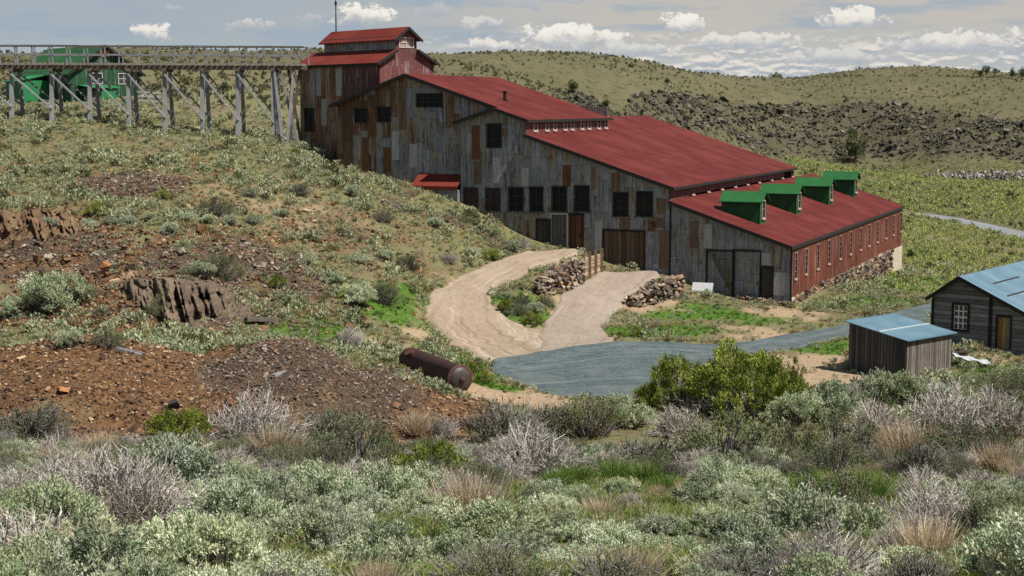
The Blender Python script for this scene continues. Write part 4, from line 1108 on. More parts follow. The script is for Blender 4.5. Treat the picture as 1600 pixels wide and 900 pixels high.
for k in range(5):
    zz = z0 + (z1 - z0) * k / 4; w_ = t / 2 * (1.6 if k == 2 else 1); f.box((x0, .031, zz - w_), (x1, .069, zz + w_))
wf = f.build('window', [simple_mat('white_sash', (.72, .70, .66), .6, .1), M_trim], lh)
f = MB(); f.add([(x0, .09, z0), (x1, .09, z0), (x1, .09, z1), (x0, .09, z1)], [(0, 1, 2, 3)]); f.build('pane', M_pane, wf)
(x0, z1, x1, z0) = dr
f = MB(); f.box((x0 + .02, .02, z0 - .1), (x1 - .28, .08, z1 - .02)); dd = f.build('door', M_yellow, lh)
f = MB(); f.box((x1 - .26, .01, z0 - .1), (x1 - .02, .07, z1 - .02)); f.build('door_board', simple_mat('grey_brown_board', (.2, .17, .14), .9), dd)
f = MB(); f.box((x0 - .1, -.04, z0 - .1), (x0, .02, z1)); f.box((x1, -.04, z0 - .1), (x1 + .1, .02, z1)); f.box((x0 - .1, -.04, z1), (x1 + .1, .02, z1 + .12)); f.build('door_frame', M_trim, lh)

# ================================================================== BOARD SHED
M_sh0 = planks('shaded_shed_boards', 0, (.11, .104, .10), (.022, .02, .019), .2)  # same boards as the sunlit face, with the shade put into the colour
M_sh1 = planks('sunlit_shed_boards', 1, (.20, .17, .145), (.04, .032, .027), .2)  # lighter copy for the right face: sunlight put into the colour
sN = at(1415, 592, 78.5)[:2]
sX, sY = np.array([.653, -.757]), np.array([.757, .653])
shed = empty('board_shed', (sN[0], sN[1], 0), math.atan2(sX[1], sX[0]))
tag(shed, 'small dark board shed with sloping blue iron lean-to roof beside the gravel road', 'shed')
def SH(u, v, axis, t=0.0):
    n = sY if axis == 'x' else sX; a = sX if axis == 'x' else sY
    r = ray(u, v); k = (t + sN @ n) / (r[:2] @ n); q = np.array([0, 0, ZC]) + r * k
    return float((q[:2] - sN) @ a), float(q[2])
sl0, szl = SH(1328, 502, 'x'); _, szf = SH(1415, 530, 'x'); sw0, szr = SH(1487, 520, 'y')
Ls, Ws = -sl0, sw0
zs0 = ZC - 15
szr = szf
m = MB()
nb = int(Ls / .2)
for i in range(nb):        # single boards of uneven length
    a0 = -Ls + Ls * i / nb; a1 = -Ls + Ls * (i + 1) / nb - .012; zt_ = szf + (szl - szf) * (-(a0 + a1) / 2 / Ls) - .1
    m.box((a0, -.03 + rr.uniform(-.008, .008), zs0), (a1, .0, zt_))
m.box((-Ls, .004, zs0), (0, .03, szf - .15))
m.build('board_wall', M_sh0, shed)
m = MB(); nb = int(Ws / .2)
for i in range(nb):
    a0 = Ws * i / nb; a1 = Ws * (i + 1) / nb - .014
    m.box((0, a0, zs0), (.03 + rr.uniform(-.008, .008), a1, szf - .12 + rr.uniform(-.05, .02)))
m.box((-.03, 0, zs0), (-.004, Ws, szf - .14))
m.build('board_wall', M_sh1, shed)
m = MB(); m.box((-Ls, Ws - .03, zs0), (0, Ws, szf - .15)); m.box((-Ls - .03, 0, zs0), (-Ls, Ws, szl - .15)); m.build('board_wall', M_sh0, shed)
m = MB(); e = .22; ss_ = (szl - szf) / Ls
zo = lambda x: szf - ss_ * x
m.slab([(-Ls - e, -e, zo(-Ls - e)), (e, -e, zo(e)), (e, Ws + e, zo(e)), (-Ls - e, Ws + e, zo(-Ls - e))], .05)
m.build('roof', M_blue0, shed)
m = MB(); x_ = -Ls * .45; m.slab([(x_, -e, zo(x_) + .035), (x_ + .09, -e, zo(x_ + .09) + .035), (x_ + .09, Ws + e, zo(x_ + .09) + .035), (x_, Ws + e, zo(x_) + .035)], .035); m.build('roof_seam', simple_mat('pale_seam', (.42, .46, .48), .5), shed)
m = MB(); m.box((.0, -.2, szf - .15), (.035, Ws + .2, szf - .06)); m.build('edge_boards', M_trim, shed)

# ================================================================== RIVETED TANK
M_tank = simple_mat('rust_maroon_iron', (.085, .034, .028), .75, .45, 2.2)
M_tankd = simple_mat('dark_iron_end', (.06, .042, .038), .55, .5, 3.0, spec=.5)
a = at(640, 562, 74.5); b = at(719, 592, 70.2); rad = .62
a[2] = max(a[2], gz(a[0], a[1]) + rad * .55); b[2] = max(b[2], gz(b[0], b[1]) + rad * .75)
pa, pb = Vector(a), Vector(b)
tank = empty('boiler_tank', tuple(pa)); tag(tank, 'long rusty riveted iron tank lying below the rubble mound beside the gravel yard', 'tank')
ax = (pb - pa); Lk = ax.length; ax.normalize()
ua = ax.cross(Vector((0, 0, 1))).normalized(); ub = ua.cross(ax) * 1.0
def lathe(profile, n=28):
    m = MB(); vs = []
    for s, r_ in profile:
        for i in range(n):
            t = 2 * PI * i / n; vs.append(ax * s + ua * (r_ * math.cos(t)) + ub * (r_ * math.sin(t)))
    fs = []
    for j in range(len(profile) - 1):
        for i in range(n): fs.append((j * n + i, j * n + (i + 1) % n, (j + 1) * n + (i + 1) % n, (j + 1) * n + i))
    m.add(vs, fs, 0, True); return m
pr = [(0, 0.02), (0, rad * .9), (.02, rad)]
for k in (): s = Lk * k / 4; pr += [(s - .06, rad), (s - .055, rad + .008), (s + .055, rad + .008), (s + .06, rad)]
pr += [(Lk - .12, rad), (Lk - .115, rad + .05), (Lk, rad + .05), (Lk + .005, rad * .9)]
lathe(pr).build('tank_body', M_tank, tank)
lathe([(Lk - .02, rad * .92), (Lk + .05, rad * .85), (Lk + .13, rad * .6), (Lk + .17, rad * .3), (Lk + .18, .01)]).build('domed_end', M_tankd, tank)
m = lathe([(Lk + .15, .13), (Lk + .26, .13), (Lk + .26, .01)], 14); m.build('end_flange', M_tank, tank)
m = MB(); c = ax * (Lk * .16) + ub * (rad - .05); 
top_n = Vector((0, 0, 1))
q = ax * (Lk * .16) + ub * (-rad * .0) 
upv = ub if ub.z > 0 else -ub
side = ua if ua.y < 0 else -ua
dirm = (upv * .8 + side * .6).normalized()
m.tube(ax * (Lk * .15) + dirm * (rad - .06), ax * (Lk * .15) + dirm * (rad + .10), .22, .22, 16); m.tube(ax * (Lk * .15) + dirm * (rad + .10), ax * (Lk * .15) + dirm * (rad + .13), .27, .27, 16); m.build('manhole', M_tank, tank)
# ================================================================== STONE RETAINING WALLS, TIMBER CRIB, BOARDS
def gwall(name, pix, label, hmin):
    pts = []
    for (ub_, vb_, vt_) in pix:
        p = G(ub_, vb_); D = p[1]; top = at(ub_, vt_, D)[2]
        pts.append((p[0], p[1], p[2] - .25, top))
    o = stone_wall(name, pts, None, step=.30, thick=.7, size=.24); tag(o, label, 'stone wall'); return o
gwall('stone_wall', [(904, 437, 407), (885, 447, 413), (868, 454, 420), (852, 458, 432), (838, 460, 444)], 'tumbled dry stone wall below the timber crib, holding up the upper dirt drive', .5)
gwall('stone_wall', [(1060, 457, 433), (1043, 463, 437), (1020, 470, 446), (1000, 474, 457), (980, 477, 469)], 'dry stone wall sloping down from the mill wall on the outer side of the earth apron', .5)
crib = empty('timber_crib', tuple(G(922, 432))); tag(crib, 'cream timber crib wall of planks and posts against the mill between two drives', 'retaining wall')
c0 = G(906, 437); c1 = G(941, 424); cw = c0
d = Vector((c1[0] - c0[0], c1[1] - c0[1], 0)); Lc = d.length; d.normalize(); nn = Vector((d.y, -d.x, 0))
loc = Vector(crib.location)
base = Vector((c0[0], c0[1], 0)); zb_ = min(c0[2], c1[2]) - .2; zt_ = at(922, 398, c0[1])[2]
m = MB(); k = 6; hh = (zt_ - zb_ - .3) / k
for i in range(k):
    za_ = zb_ + i * hh; p = base + nn * (.02 * (i % 2)) - loc; m.bar((p.x, p.y, za_ + hh / 2), ((p + d * Lc).x, (p + d * Lc).y, za_ + hh / 2), .12, hh - .02)
m.build('plank_wall', M_timber, crib)
for i in range(4):
    p = base + d * (Lc * (i + .3) / 3.7) + nn * .12 - loc; m = MB(); m.box((p.x - .11, p.y - .11, zb_), (p.x + .11, p.y + .11, zt_ + .06)); m.build('post', M_timberp, crib)
crib.location.z = 0

pn = G(1097, 459); wp = empty('white_panel', tuple(pn), M_RZ); tag(wp, 'white board panel leaning on low legs before the lower mill wall', 'panel')
m = MB(); m.add([(-.75, -.15, .12), (.75, -.15, .12), (.75, .2, .78), (-.75, .2, .78), (-.75, -.1, .08), (.75, -.1, .08), (.75, .25, .74), (-.75, .25, .74)], [(0, 1, 2, 3), (7, 6, 5, 4), (0, 4, 5, 1), (1, 5, 6, 2), (2, 6, 7, 3), (3, 7, 4, 0)]); m.build('board', M_white, wp)
m = MB()
for k in range(3): m.bar((-.7, -.165 + k * .0, .2 + 0), (.7, -.165, .2), .02, .05)
m.build('batten', M_wframe, wp)
for x in (-.5, .5):
    m = MB(); m.box((x - .06, .05, -.2), (x + .06, .3, .5)); m.build('leg', M_trim, wp)

def plank(name, pa_, pb_, w_, h_, mat, label, cat):
    A = Vector(G(*pa_)); B = Vector(G(*pb_)); m = MB(); c = (A + B) / 2
    m.bar(A - c + Vector((0, 0, h_ * .45)), B - c + Vector((0, 0, h_ * .45)), w_, h_)
    m.bar(A - c + Vector((.02, .05, h_ * .9)), B - c + Vector((.1, .12, h_ * .95)), w_ * .5, h_ * .4)
    o = m.build(name, mat); o.location = c; tag(o, label, cat); return o
plank('old_plank', (384, 501), (430, 502), .35, .16, M_dark_t, 'grey weathered plank lying flat in the grass right of the brown rock ribs', 'plank')
plank('old_plank', (170, 543), (222, 557), .12, .1, M_grey_t, 'thin grey plank slanting behind the left rust mound', 'plank')
plank('old_plank', (427, 590), (444, 583), .2, .12, M_grey_t, 'short pale board lying on the slope of the rubble mound', 'plank')
A = Vector(G(590, 552)); m = MB(); m.tube((0, 0, -.2), (-.55, .1, .62), .06, .05, 8); m.tube((-.5, .1, .5), (-.62, .12, .6), .07, .06, 8); o = m.build('leaning_pole', M_grey_t); o.location = A; tag(o, 'short grey pole leaning at the upper end of the tank', 'pole')
# scrap behind the shed
A = Vector(G(1516, 574)); m = MB()
vs = []; n = 8
for i in range(n + 1):
    for j in range(2):
        vs.append((-.9 + 1.9 * i / n, -.35 + .7 * j, .62 - .40 * i / n + .06 * math.sin(i * 1.7 + j) + .10 * j))
m.add(vs + [(x, y, z - .03) for x, y, z in vs], [(2 * i, 2 * i + 2, 2 * i + 3, 2 * i + 1) for i in range(n)] + [(2 * i + 1 + 18, 2 * i + 3 + 18, 2 * i + 2 + 18, 2 * i + 18) for i in range(n)])
o = m.build('iron_sheet', simple_mat('dull_white_iron', (.42, .43, .44), .6)); o.location = A; tag(o, 'bent white iron sheet lying on the grass behind the shed', 'metal sheet')
A = Vector(G(1497, 564)); m = MB(); m.box((-.32, -.3, -.2), (.30, .3, .5)); m.box((-.38, -.36, .5), (.36, .36, .58)); m.tube((0, 0, .58), (0, 0, .68), .12, n=10); o = m.build('rusty_drum', simple_mat('dark_rust_box', (.06, .035, .03), .8)); o.location = A; o.rotation_euler.z = .5; tag(o, 'dark rusty iron box between the shed and the white sheet', 'box')

# boulders one can point to
def boulder(u, v, size, c, label, seed):
    r = np.random.default_rng(seed); p = G(u, v)
    V, T, C = rocks_np(np.zeros((1, 3)), np.array([size * 1.25]), np.array([c]), r, 1, .2)
    me = mesh_np('boulder', V, T, M_stone, col=C); o = link('boulder', me); o.location = (p[0], p[1], p[2] + size * .35); tag(o, label, 'boulder'); return o
boulder(100, 612, .26, (.42, .2, .09), 'orange boulder on the face of the left rust mound', 1)
boulder(272, 635, .26, (.05, .045, .045), 'dark boulder at the foot of the left rust mound above the brush', 2)
boulder(165, 420, .45, (.3, .13, .06), 'orange and dark slab on the rubble slope above the rock ribs', 3)

# ================================================================== ROCK RIBS in the cut bank
M_cliff = attr_mat('layered_rock', .95, var=.4)
def rock_face(pix_bot, pix_top, nt, ns, seed, amp):
    """one continuous broken rock face between a foot line and a brow line"""
    B_ = np.array([G(*p)[:2] for p in pix_bot]); T_ = np.array([G(*p)[:2] for p in pix_top])
    t = np.linspace(0, 1, nt); k = np.linspace(0, 1, len(B_))
    b = np.stack([np.interp(t, k, B_[:, i]) for i in (0, 1)], 1); q = np.stack([np.interp(t, k, T_[:, i]) for i in (0, 1)], 1)
    zb = ground_h(b[:, 0], b[:, 1]) - .35; zt = ground_h(q[:, 0], q[:, 1]) + .1
    d = unit(b - q); s = np.linspace(0, 1, ns)
    TT, SS = np.meshgrid(t, s, indexing='ij')
    L = np.linalg.norm(b[-1] - b[0]); xs = TT * L; hgt = (zt - zb)[:, None]
    ys = SS * np.maximum(hgt, .6)
    sl = xs + .35 * ys                                   # ribs lean
    rib = np.abs(fbm(sl / .85, ys / 6, 3, seed)) * 1.6 + np.abs(fbm(sl / .3, ys / 1.6, 2, seed + 1)) * .9
    crack = fbm(xs / 2.2, ys / .45, 3, seed + 2) * .7 + fbm(xs / .28, ys / .28, 2, seed + 3) * .34
    env = np.sin(PI * np.clip(TT, 0, 1)) ** .5 * np.sin(PI * np.clip(SS * .86 + .08, 0, 1)) ** .6
    dep = (rib - .25 + crack) * amp * env
    dep = .35 * dep + .65 * np.round((dep + .10 * vnoise(xs / .4, ys / .3, seed + 9)) / .30) * .30   # broken along joints
    back = SS ** 1.0 * .55                                # steep face, then a ledge
    X = b[:, None, 0] + (q - b)[:, None, 0] * back + d[:, None, 0] * dep
    Y = b[:, None, 1] + (q - b)[:, None, 1] * back + d[:, None, 1] * dep
    Z = zb[:, None] + hgt * np.clip(SS * 1.12, 0, 1) ** .9 + crack * .2 * env
    n = nt * ns; i = np.arange(n).reshape(nt, ns)
    X = np.concatenate([X, q[:, None, 0]], 1); Y = np.concatenate([Y, q[:, None, 1]], 1); Z = np.concatenate([Z, (zt - .2)[:, None]], 1)
    ns2 = ns + 1; i = np.arange(nt * ns2).reshape(nt, ns2)
    a_, b2, c_, d_ = i[:-1, :-1].ravel(), i[1:, :-1].ravel(), i[1:, 1:].ravel(), i[:-1, 1:].ravel()
    tn = .55 * vnoise(sl / .4, ys / 1.5, seed + 6) + .45 * vnoise(xs / .16, ys / .16, seed + 8); tone = np.concatenate([tn, tn[:, -1:]], 1).ravel()
    c0, c1 = np.array([.075, .056, .043]), np.array([.235, .175, .12])
    C = c0 + (c1 - c0) * tone[:, None] ** 1.3
    return np.stack([X.ravel(), Y.ravel(), Z.ravel()], 1), np.concatenate([np.stack([a_, b2, c_], 1), np.stack([a_, c_, d_], 1)]), C
V, T, C = rock_face([(190, 470), (225, 492), (262, 506), (300, 508), (350, 503), (392, 498)], [(198, 440), (225, 432), (262, 430), (300, 432), (350, 440), (392, 462)], 230, 56, 901, 1.35)
outc = link('rock_outcrop', mesh_np('rock_outcrop', V, T, M_cliff, col=C))
tag(outc, 'brown rock outcrop of steep leaning ribs in the cut bank on the left', 'rock outcrop')
V, T, C = rock_face([(-60, 372), (0, 372), (50, 370), (95, 366), (140, 362)], [(-60, 335), (0, 332), (50, 334), (95, 336), (140, 346)], 170, 34, 951, 1.0)
outc = link('rock_outcrop', mesh_np('rock_outcrop', V, T, M_cliff, col=C * np.array([1.0, .86, .72])))
tag(outc, 'low orange brown rock ledge at the left edge above the rubble slope', 'rock outcrop')
# ================================================================== PLANTS
def leaf_cards(Pc, Dn, ln, wd, C, r):
    """small diamond leaves: centres' base, directions, lengths, widths, colours"""
    n = len(Pc)
    s = unit(np.cross(Dn, r.normal(size=(n, 3))))
    m = Pc + Dn * (ln * .5)[:, None]
    V = np.stack([Pc, m + s * (wd / 2)[:, None], Pc + Dn * ln[:, None], m - s * (wd / 2)[:, None]], 1)
    b = (np.arange(n) * 4)[:, None]
    T = np.concatenate([b + np.array([[0, 1, 2]]), b + np.array([[0, 2, 3]])])
    return V.reshape(-1, 3), T, np.repeat(C, 4, 0)
def twig_tubes(paths, rad, C):
    """paths (n, k, 3); rad (n, k) -> three-sided tapered twigs"""
    n, k, _ = paths.shape
    d = unit(paths[:, -1] - paths[:, 0]); a = unit(np.cross(d, np.array([.31, .2, .93]))); b = np.cross(d, a)
    ring = []
    for j in range(3):
        t = 2 * PI * j / 3
        ring.append(paths + (a * math.cos(t) + b * math.sin(t))[:, None] * rad[..., None])
    V = np.stack(ring, 2)                       # n,k,3,3
    idx = np.arange(n * k * 3).reshape(n, k, 3); T = []
    for j in range(3):
        j2 = (j + 1) % 3
        A, B, Cq, D = idx[:, :-1, j], idx[:, :-1, j2], idx[:, 1:, j2], idx[:, 1:, j]
        T += [np.stack([A, B, Cq], -1).reshape(-1, 3), np.stack([A, Cq, D], -1).reshape(-1, 3)]
    return V.reshape(-1, 3), np.concatenate(T), np.repeat(C, k * 3, 0)
def merge(parts):
    off = 0; Vs, Ts, Cs = [], [], []
    for V, T, C in parts: Vs.append(V); Ts.append(T + off); Cs.append(C); off += len(V)
    return np.concatenate(Vs), np.concatenate(Ts), np.concatenate(Cs)

def dome_tips(n, h, r, lump=.3, low=.12):
    """twig ends over an uneven dome of diameter 1 and height h"""
    ph = r.uniform(0, 2 * PI, n); cz = r.uniform(low, 1, n) ** .8
    sz = np.sqrt(1 - cz ** 2)
    seed = r.uniform(0, 99)
    k = np.clip(1 + lump * fbm(np.cos(ph) * sz * 2.2 + seed, np.sin(ph) * sz * 2.2 + cz * 2 + seed, 3, 3) * 1.7, .55, 1.22)
    rr_ = r.uniform(.55, 1.0, n) ** .5
    return np.stack([np.cos(ph) * sz * .5 * k * rr_, np.sin(ph) * sz * .5 * k * rr_, h * cz * k * rr_ + .02], 1)

def lobe_tips(n, h, r, nl=12):
    """twig ends over a few rounded lobes: the cushions of a sagebrush"""
    c = dome_tips(nl, h * .62, r, .25, .15) * np.array([.74, .74, 1]); c[:, 2] = np.maximum(c[:, 2], .10)
    rad = r.uniform(.12, .21, nl); i = r.integers(0, nl, n)
    d = unit(r.normal(size=(n, 3)) + np.array([0, 0, .55])); d[:, 2] = np.where(d[:, 2] < -.15, -d[:, 2], d[:, 2])
    return c[i] + d * rad[i][:, None] * np.array([1, 1, min(1.0, h * 1.7)]), d, i

def make_shrub(seed, h=.6, n_tip=90, n_leaf=80, ln=.045, wd=.014, pal=None, spread=.05, n_stem=70, stem_c=(.16, .14, .13), lump=.35, up=.6, lobes=0):
    r = np.random.default_rng(seed)
    tips = dome_tips(n_tip, h, r, lump)
    out = unit(tips * np.array([1, 1, .9]) + np.array([0, 0, .12]))
    tc = pick(pal, n_tip, r, .12) * r.uniform(.8, 1.2, (n_tip, 1))
    if lobes:
        tips, out, li = lobe_tips(n_tip, h, r, lobes); lt = pick(pal, lobes, r, .1); tc = .5 * tc + .5 * lt[li]
    n = n_tip * n_leaf
    ti = np.repeat(np.arange(n_tip), n_leaf)
    al = r.uniform(-1.6, 1.0, n)
    P = tips[ti] + out[ti] * (al * spread * 1.1)[:, None] + r.normal(size=(n, 3)) * spread * .55
    P[:, 2] = np.maximum(P[:, 2], .005)
    D = unit(out[ti] * .6 + np.array([0, 0, up]) + r.normal(size=(n, 3)) * .55)
    C = tc[ti] * r.uniform(.8, 1.2, (n, 1))
    leaves = leaf_cards(P, D, ln * r.uniform(.6, 1.3, n), wd * r.uniform(.7, 1.3, n), C, r)
    k = 4; ii = r.integers(0, n_tip, n_stem); b = r.normal(size=(n_stem, 3)) * .05; b[:, 2] = -.06
    t = np.linspace(0, 1, k)[None, :, None]
    e = tips[ii]; mid = (b + e) / 2 + r.normal(size=(n_stem, 3)) * .04 - np.array([0, 0, .05])
    path = (1 - t) ** 2 * b[:, None] + 2 * t * (1 - t) * mid[:, None] + t ** 2 * e[:, None]
    rad = np.linspace(.014, .004, k)[None] * r.uniform(.6, 1.3, (n_stem, 1))
    stems = twig_tubes(path, rad, np.array([stem_c]) * r.uniform(.7, 1.3, (n_stem, 1)))
    return leaves, stems

def make_twiggy(seed, h=.6, n_main=110, n_sub=7, pal=None, thick=.0045, upright=.4, lump=.3, arch=.0):
    r = np.random.default_rng(seed)
    tips = dome_tips(n_main, h, r, lump); k = 5; t = np.linspace(0, 1, k)[None, :, None]
    b = r.normal(size=(n_main, 3)) * np.array([.07, .07, 0]); b[:, 2] = -.05
    mid = b * .5 + tips * .5 + np.array([0, 0, upright * h * .35]) + r.normal(size=(n_main, 3)) * .04
    path = (1 - t) ** 2 * b[:, None] + 2 * t * (1 - t) * mid[:, None] + t ** 2 * tips[:, None]
    C = pick(pal, n_main, r, .2)
    A = twig_tubes(path, np.linspace(thick * 2.2, thick * .8, k)[None] * r.uniform(.7, 1.3, (n_main, 1)), C)
    ns = n_main * n_sub; pi_ = np.repeat(np.arange(n_main), n_sub); s = r.uniform(.3, .98, ns)[:, None]
    st = (1 - s) ** 2 * b[pi_] + 2 * s * (1 - s) * mid[pi_] + s ** 2 * tips[pi_]
    dirn = unit(unit(tips[pi_] - b[pi_]) * .7 + r.normal(size=(ns, 3)) * .6 + np.array([0, 0, upright * .5]))
    L = r.uniform(.06, .17, ns)[:, None]
    e = st + dirn * L; m2 = (st + e) / 2 + r.normal(size=(ns, 3)) * .014
    p2 = np.stack([st, m2, e], 1); p2[..., 2] = np.maximum(p2[..., 2], .0)
    B = twig_tubes(p2, np.array([[thick * .9, thick * .65, thick * .3]]) * r.uniform(.7, 1.2, (ns, 1)), pick(pal, ns, r, .25))
    return merge([A, B])

def make_bunch(seed, h=.7, n=700, pal=None, w=.007, fan=.5):
    """dry bunch grass: many thin blades fanning up"""
    r = np.random.default_rng(seed)
    b = r.normal(size=(n, 3)) * np.array([.10, .10, 0])
    d = r.normal(size=(n, 3)) * np.array([fan, fan, 0]) * .5 + b * 2.2; d[:, 2] = 1; d = unit(d)
    L = h * r.uniform(.4, 1.1, n)
    bend = unit(r.normal(size=(n, 3)) + d) * .12 * L[:, None]; bend[:, 2] *= .3
    m = b + d * (L * .55)[:, None]; e = b + d * L[:, None] + bend
    s = unit(np.cross(d, r.normal(size=(n, 3)))) * (w * r.uniform(.6, 1.3, n))[:, None]
    V = np.stack([b - s, b + s, m + s * .8, m - s * .8, e], 1).reshape(-1, 3)
    i = (np.arange(n) * 5)[:, None]
    T = np.concatenate([i + np.array([[0, 1, 2]]), i + np.array([[0, 2, 3]]), i + np.array([[3, 2, 4]])])
    return V, T, np.repeat(pick(pal, n, r, .25), 5, 0)

def plant_mat(name, trans=.2, rnd=.3, hue=None):
    t = NT(name)
    col = t.attr('col', True)
    oi = t.n('ShaderNodeObjectInfo').outputs['Random']
    f = t.m('ADD', 1 - rnd / 2, t.m('MULTIPLY', oi, rnd))
    col = t.n('ShaderNodeVectorMath', {0: col, 'Scale': f}, operation='SCALE').outputs[0]
    if hue is not None:
        o2 = t.m('FRACT', t.m('MULTIPLY', oi, 7.31))
        col = t.mix(t.m('MULTIPLY', o2, .5), col, t.mix(1.0, col, hue, 'MULTIPLY'))
    return t.out(col, .85, None, 0.0, .12, trans)
M_sage = plant_mat('sage_leaves', .06, .5, (1.0, 1.03, .70))
M_leaf = plant_mat('bush_leaves', .28, .2)
M_twig = plant_mat('grey_twigs', .0, .35, (1.0, .92, .82))
M_bunch = plant_mat('dry_blades', .25, .3)
M_stuff = attr_mat('plant_stuff', .9, .2)
M_bark = simple_mat('bark', (.09, .07, .055), .95, .4, 6.0)

SAGE = np.array([(.37, .405, .28), (.30, .345, .225), (.45, .475, .36), (.20, .26, .15), (.39, .405, .265), (.31, .375, .27), (.52, .525, .42)])
SAGE = SAGE * 1.1
OLIVE = np.array([(.12, .13, .07), (.15, .155, .09), (.10, .12, .055), (.20, .185, .13), (.14, .17, .10)])
DEAD = np.array([(.40, .385, .36), (.31, .29, .265), (.50, .48, .45), (.23, .205, .18), (.38, .33, .27)])
DARKD = np.array([(.20, .18, .175), (.14, .125, .125), (.28, .255, .25), (.17, .16, .115), (.12, .135, .08), (.14, .165, .085)])
TAN = np.array([(.50, .40, .26), (.42, .33, .22), (.56, .47, .33), (.38, .27, .17), (.46, .40, .29)])
LIME = np.array([(.21, .26, .04), (.16, .21, .03), (.28, .32, .07), (.12, .16, .025), (.33, .34, .11)])

KIND = {}
def leafy(kind, seeds, mat, **kw):
    L = []
    for s in seeds:
        lv, st = make_shrub(s, **kw)
        L.append((mesh_np(kind + '_foliage', lv[0], lv[1], mat, col=lv[2]), mesh_np(kind + '_stem', st[0], st[1], M_twig, col=st[2])))
    KIND[kind] = L
leafy('sage', range(10, 16), M_sage, h=.5, n_tip=170, n_leaf=90, ln=.029, wd=.010, pal=SAGE, spread=.030, lump=.5, lobes=13)
leafy('mat', range(20, 23), M_sage, h=.32, n_tip=170, n_leaf=80, ln=.028, wd=.010, pal=SAGE * 1.06, spread=.028, lump=.5, lobes=15)
leafy('olive', range(30, 33), M_sage, h=.55, n_tip=110, n_leaf=55, ln=.036, wd=.011, pal=OLIVE, spread=.055, n_stem=160, stem_c=(.17, .15, .145))
leafy('lime', range(40, 42), M_leaf, h=.6, n_tip=90, n_leaf=70, ln=.05, wd=.018, pal=LIME, spread=.05)
KIND['dead'] = [(mesh_np('dead_brush', *make_twiggy(s, .55, 170, 9, DEAD)[:2], M_twig, col=make_twiggy(s, .55, 170, 9, DEAD)[2]),) for s in (50, 51, 52)]
KIND['darkdead'] = [(mesh_np('dead_brush', *make_twiggy(s, .5, 170, 10, DARKD, .005)[:2], M_twig, col=make_twiggy(s, .5, 170, 10, DARKD, .005)[2]),) for s in (55, 56)]
KIND['tan'] = [(mesh_np('dry_grass', *make_bunch(s, .75, 750, TAN)[:2], M_bunch, col=make_bunch(s, .75, 750, TAN)[2]),) for s in (60, 61, 62)]
GRASSC = np.array([(.105, .20, .03), (.15, .25, .042), (.085, .165, .024), (.21, .26, .07)])
KIND['tuft'] = [(mesh_np('grass', *make_bunch(s, .8, 600, GRASSC, .008, .7)[:2], M_bunch, col=make_bunch(s, .8, 600, GRASSC, .008, .7)[2]),) for s in (65, 66)]
NAMES = {'sage': ('sagebrush', 'bush'), 'mat': ('sagebrush', 'bush'), 'olive': ('dark_brush', 'bush'), 'lime': ('green_bush', 'bush'), 'dead': ('dead_brush', 'bush'), 'darkdead': ('dead_brush', 'bush'), 'tan': ('dry_grass_clump', 'grass clump'), 'tuft': ('grass_tuft', 'grass clump')}
pr_ = random.Random(9)
COUNT = {}
def put(kind, x, y, width, label, group, hs=1.0, sink=.05):
    hs *= 1.0 if kind in ('sage', 'mat') else .85
    v = pr_.choice(KIND[kind]); nm, cat = NAMES[kind]
    z = gz(x, y) - sink * width; rz = pr_.uniform(0, 2 * PI); s = (width * pr_.uniform(.92, 1.08), width * pr_.uniform(.92, 1.08), width * hs * pr_.uniform(.85, 1.15))
    if len(v) == 2:
        o = empty(nm, (x, y, z), rz); link('foliage', v[0], o); link('stems', v[1], o)
    else:
        o = link(nm, v[0]); o.location = (x, y, z); o.rotation_euler.z = rz
    o.scale = s
    tag(o, label, cat, group); COUNT[nm] = COUNT.get(nm, 0) + 1
    return o

placed = []
def free(x, y, rad):
    for a, b, c in placed:
        if (a - x) ** 2 + (b - y) ** 2 < (rad + c) ** 2 * .5: return False
    return True
WORDS = {'sage': 'silvery green sagebrush', 'mat': 'low spreading silver sagebrush', 'olive': 'dark olive scrub', 'dead': 'pale grey leafless brush', 'darkdead': 'dark twiggy leafless brush', 'tan': 'dry tan bunch grass', 'lime': 'yellow green bush', 'tuft': 'bright green grass tuft'}
PLUR = {'sage': 'silvery sagebrush', 'mat': 'low silver sagebrush', 'olive': 'dark olive scrub', 'dead': 'pale leafless brush', 'darkdead': 'dark leafless brush', 'tan': 'dry grass clumps', 'lime': 'yellow green bushes', 'tuft': 'green grass tufts'}
def zone(x, y):
    u = CX + F * x / max(y, 1)
    if y > 60:
        if u < 430: return 'along the ledge above the rubble slope' if y > 84 else 'between the brown rock ribs and the rust mounds'
        if u < 762: return 'on the slope between mill and tank'
        if u < 880: return 'on the island between the two drives'
        return 'at the foot of the outer stone wall' if u < 1200 else 'near the log house and shed'
    if y > 29: return ('on the brush crest below the rust mounds' if u < 620 else 'on the brush crest below the gravel yard' if u < 1000 else 'on the brush crest below the board shed')
    if y > 17: return ('midway down the left side of the near brush' if u < 620 else 'around the bright green grass of the near brush' if u < 1120 else 'midway down the right side of the near brush')
    return ('at the bottom left of the near brush' if u < 620 else 'at the bottom centre of the near brush' if u < 1120 else 'at the bottom right of the near brush')
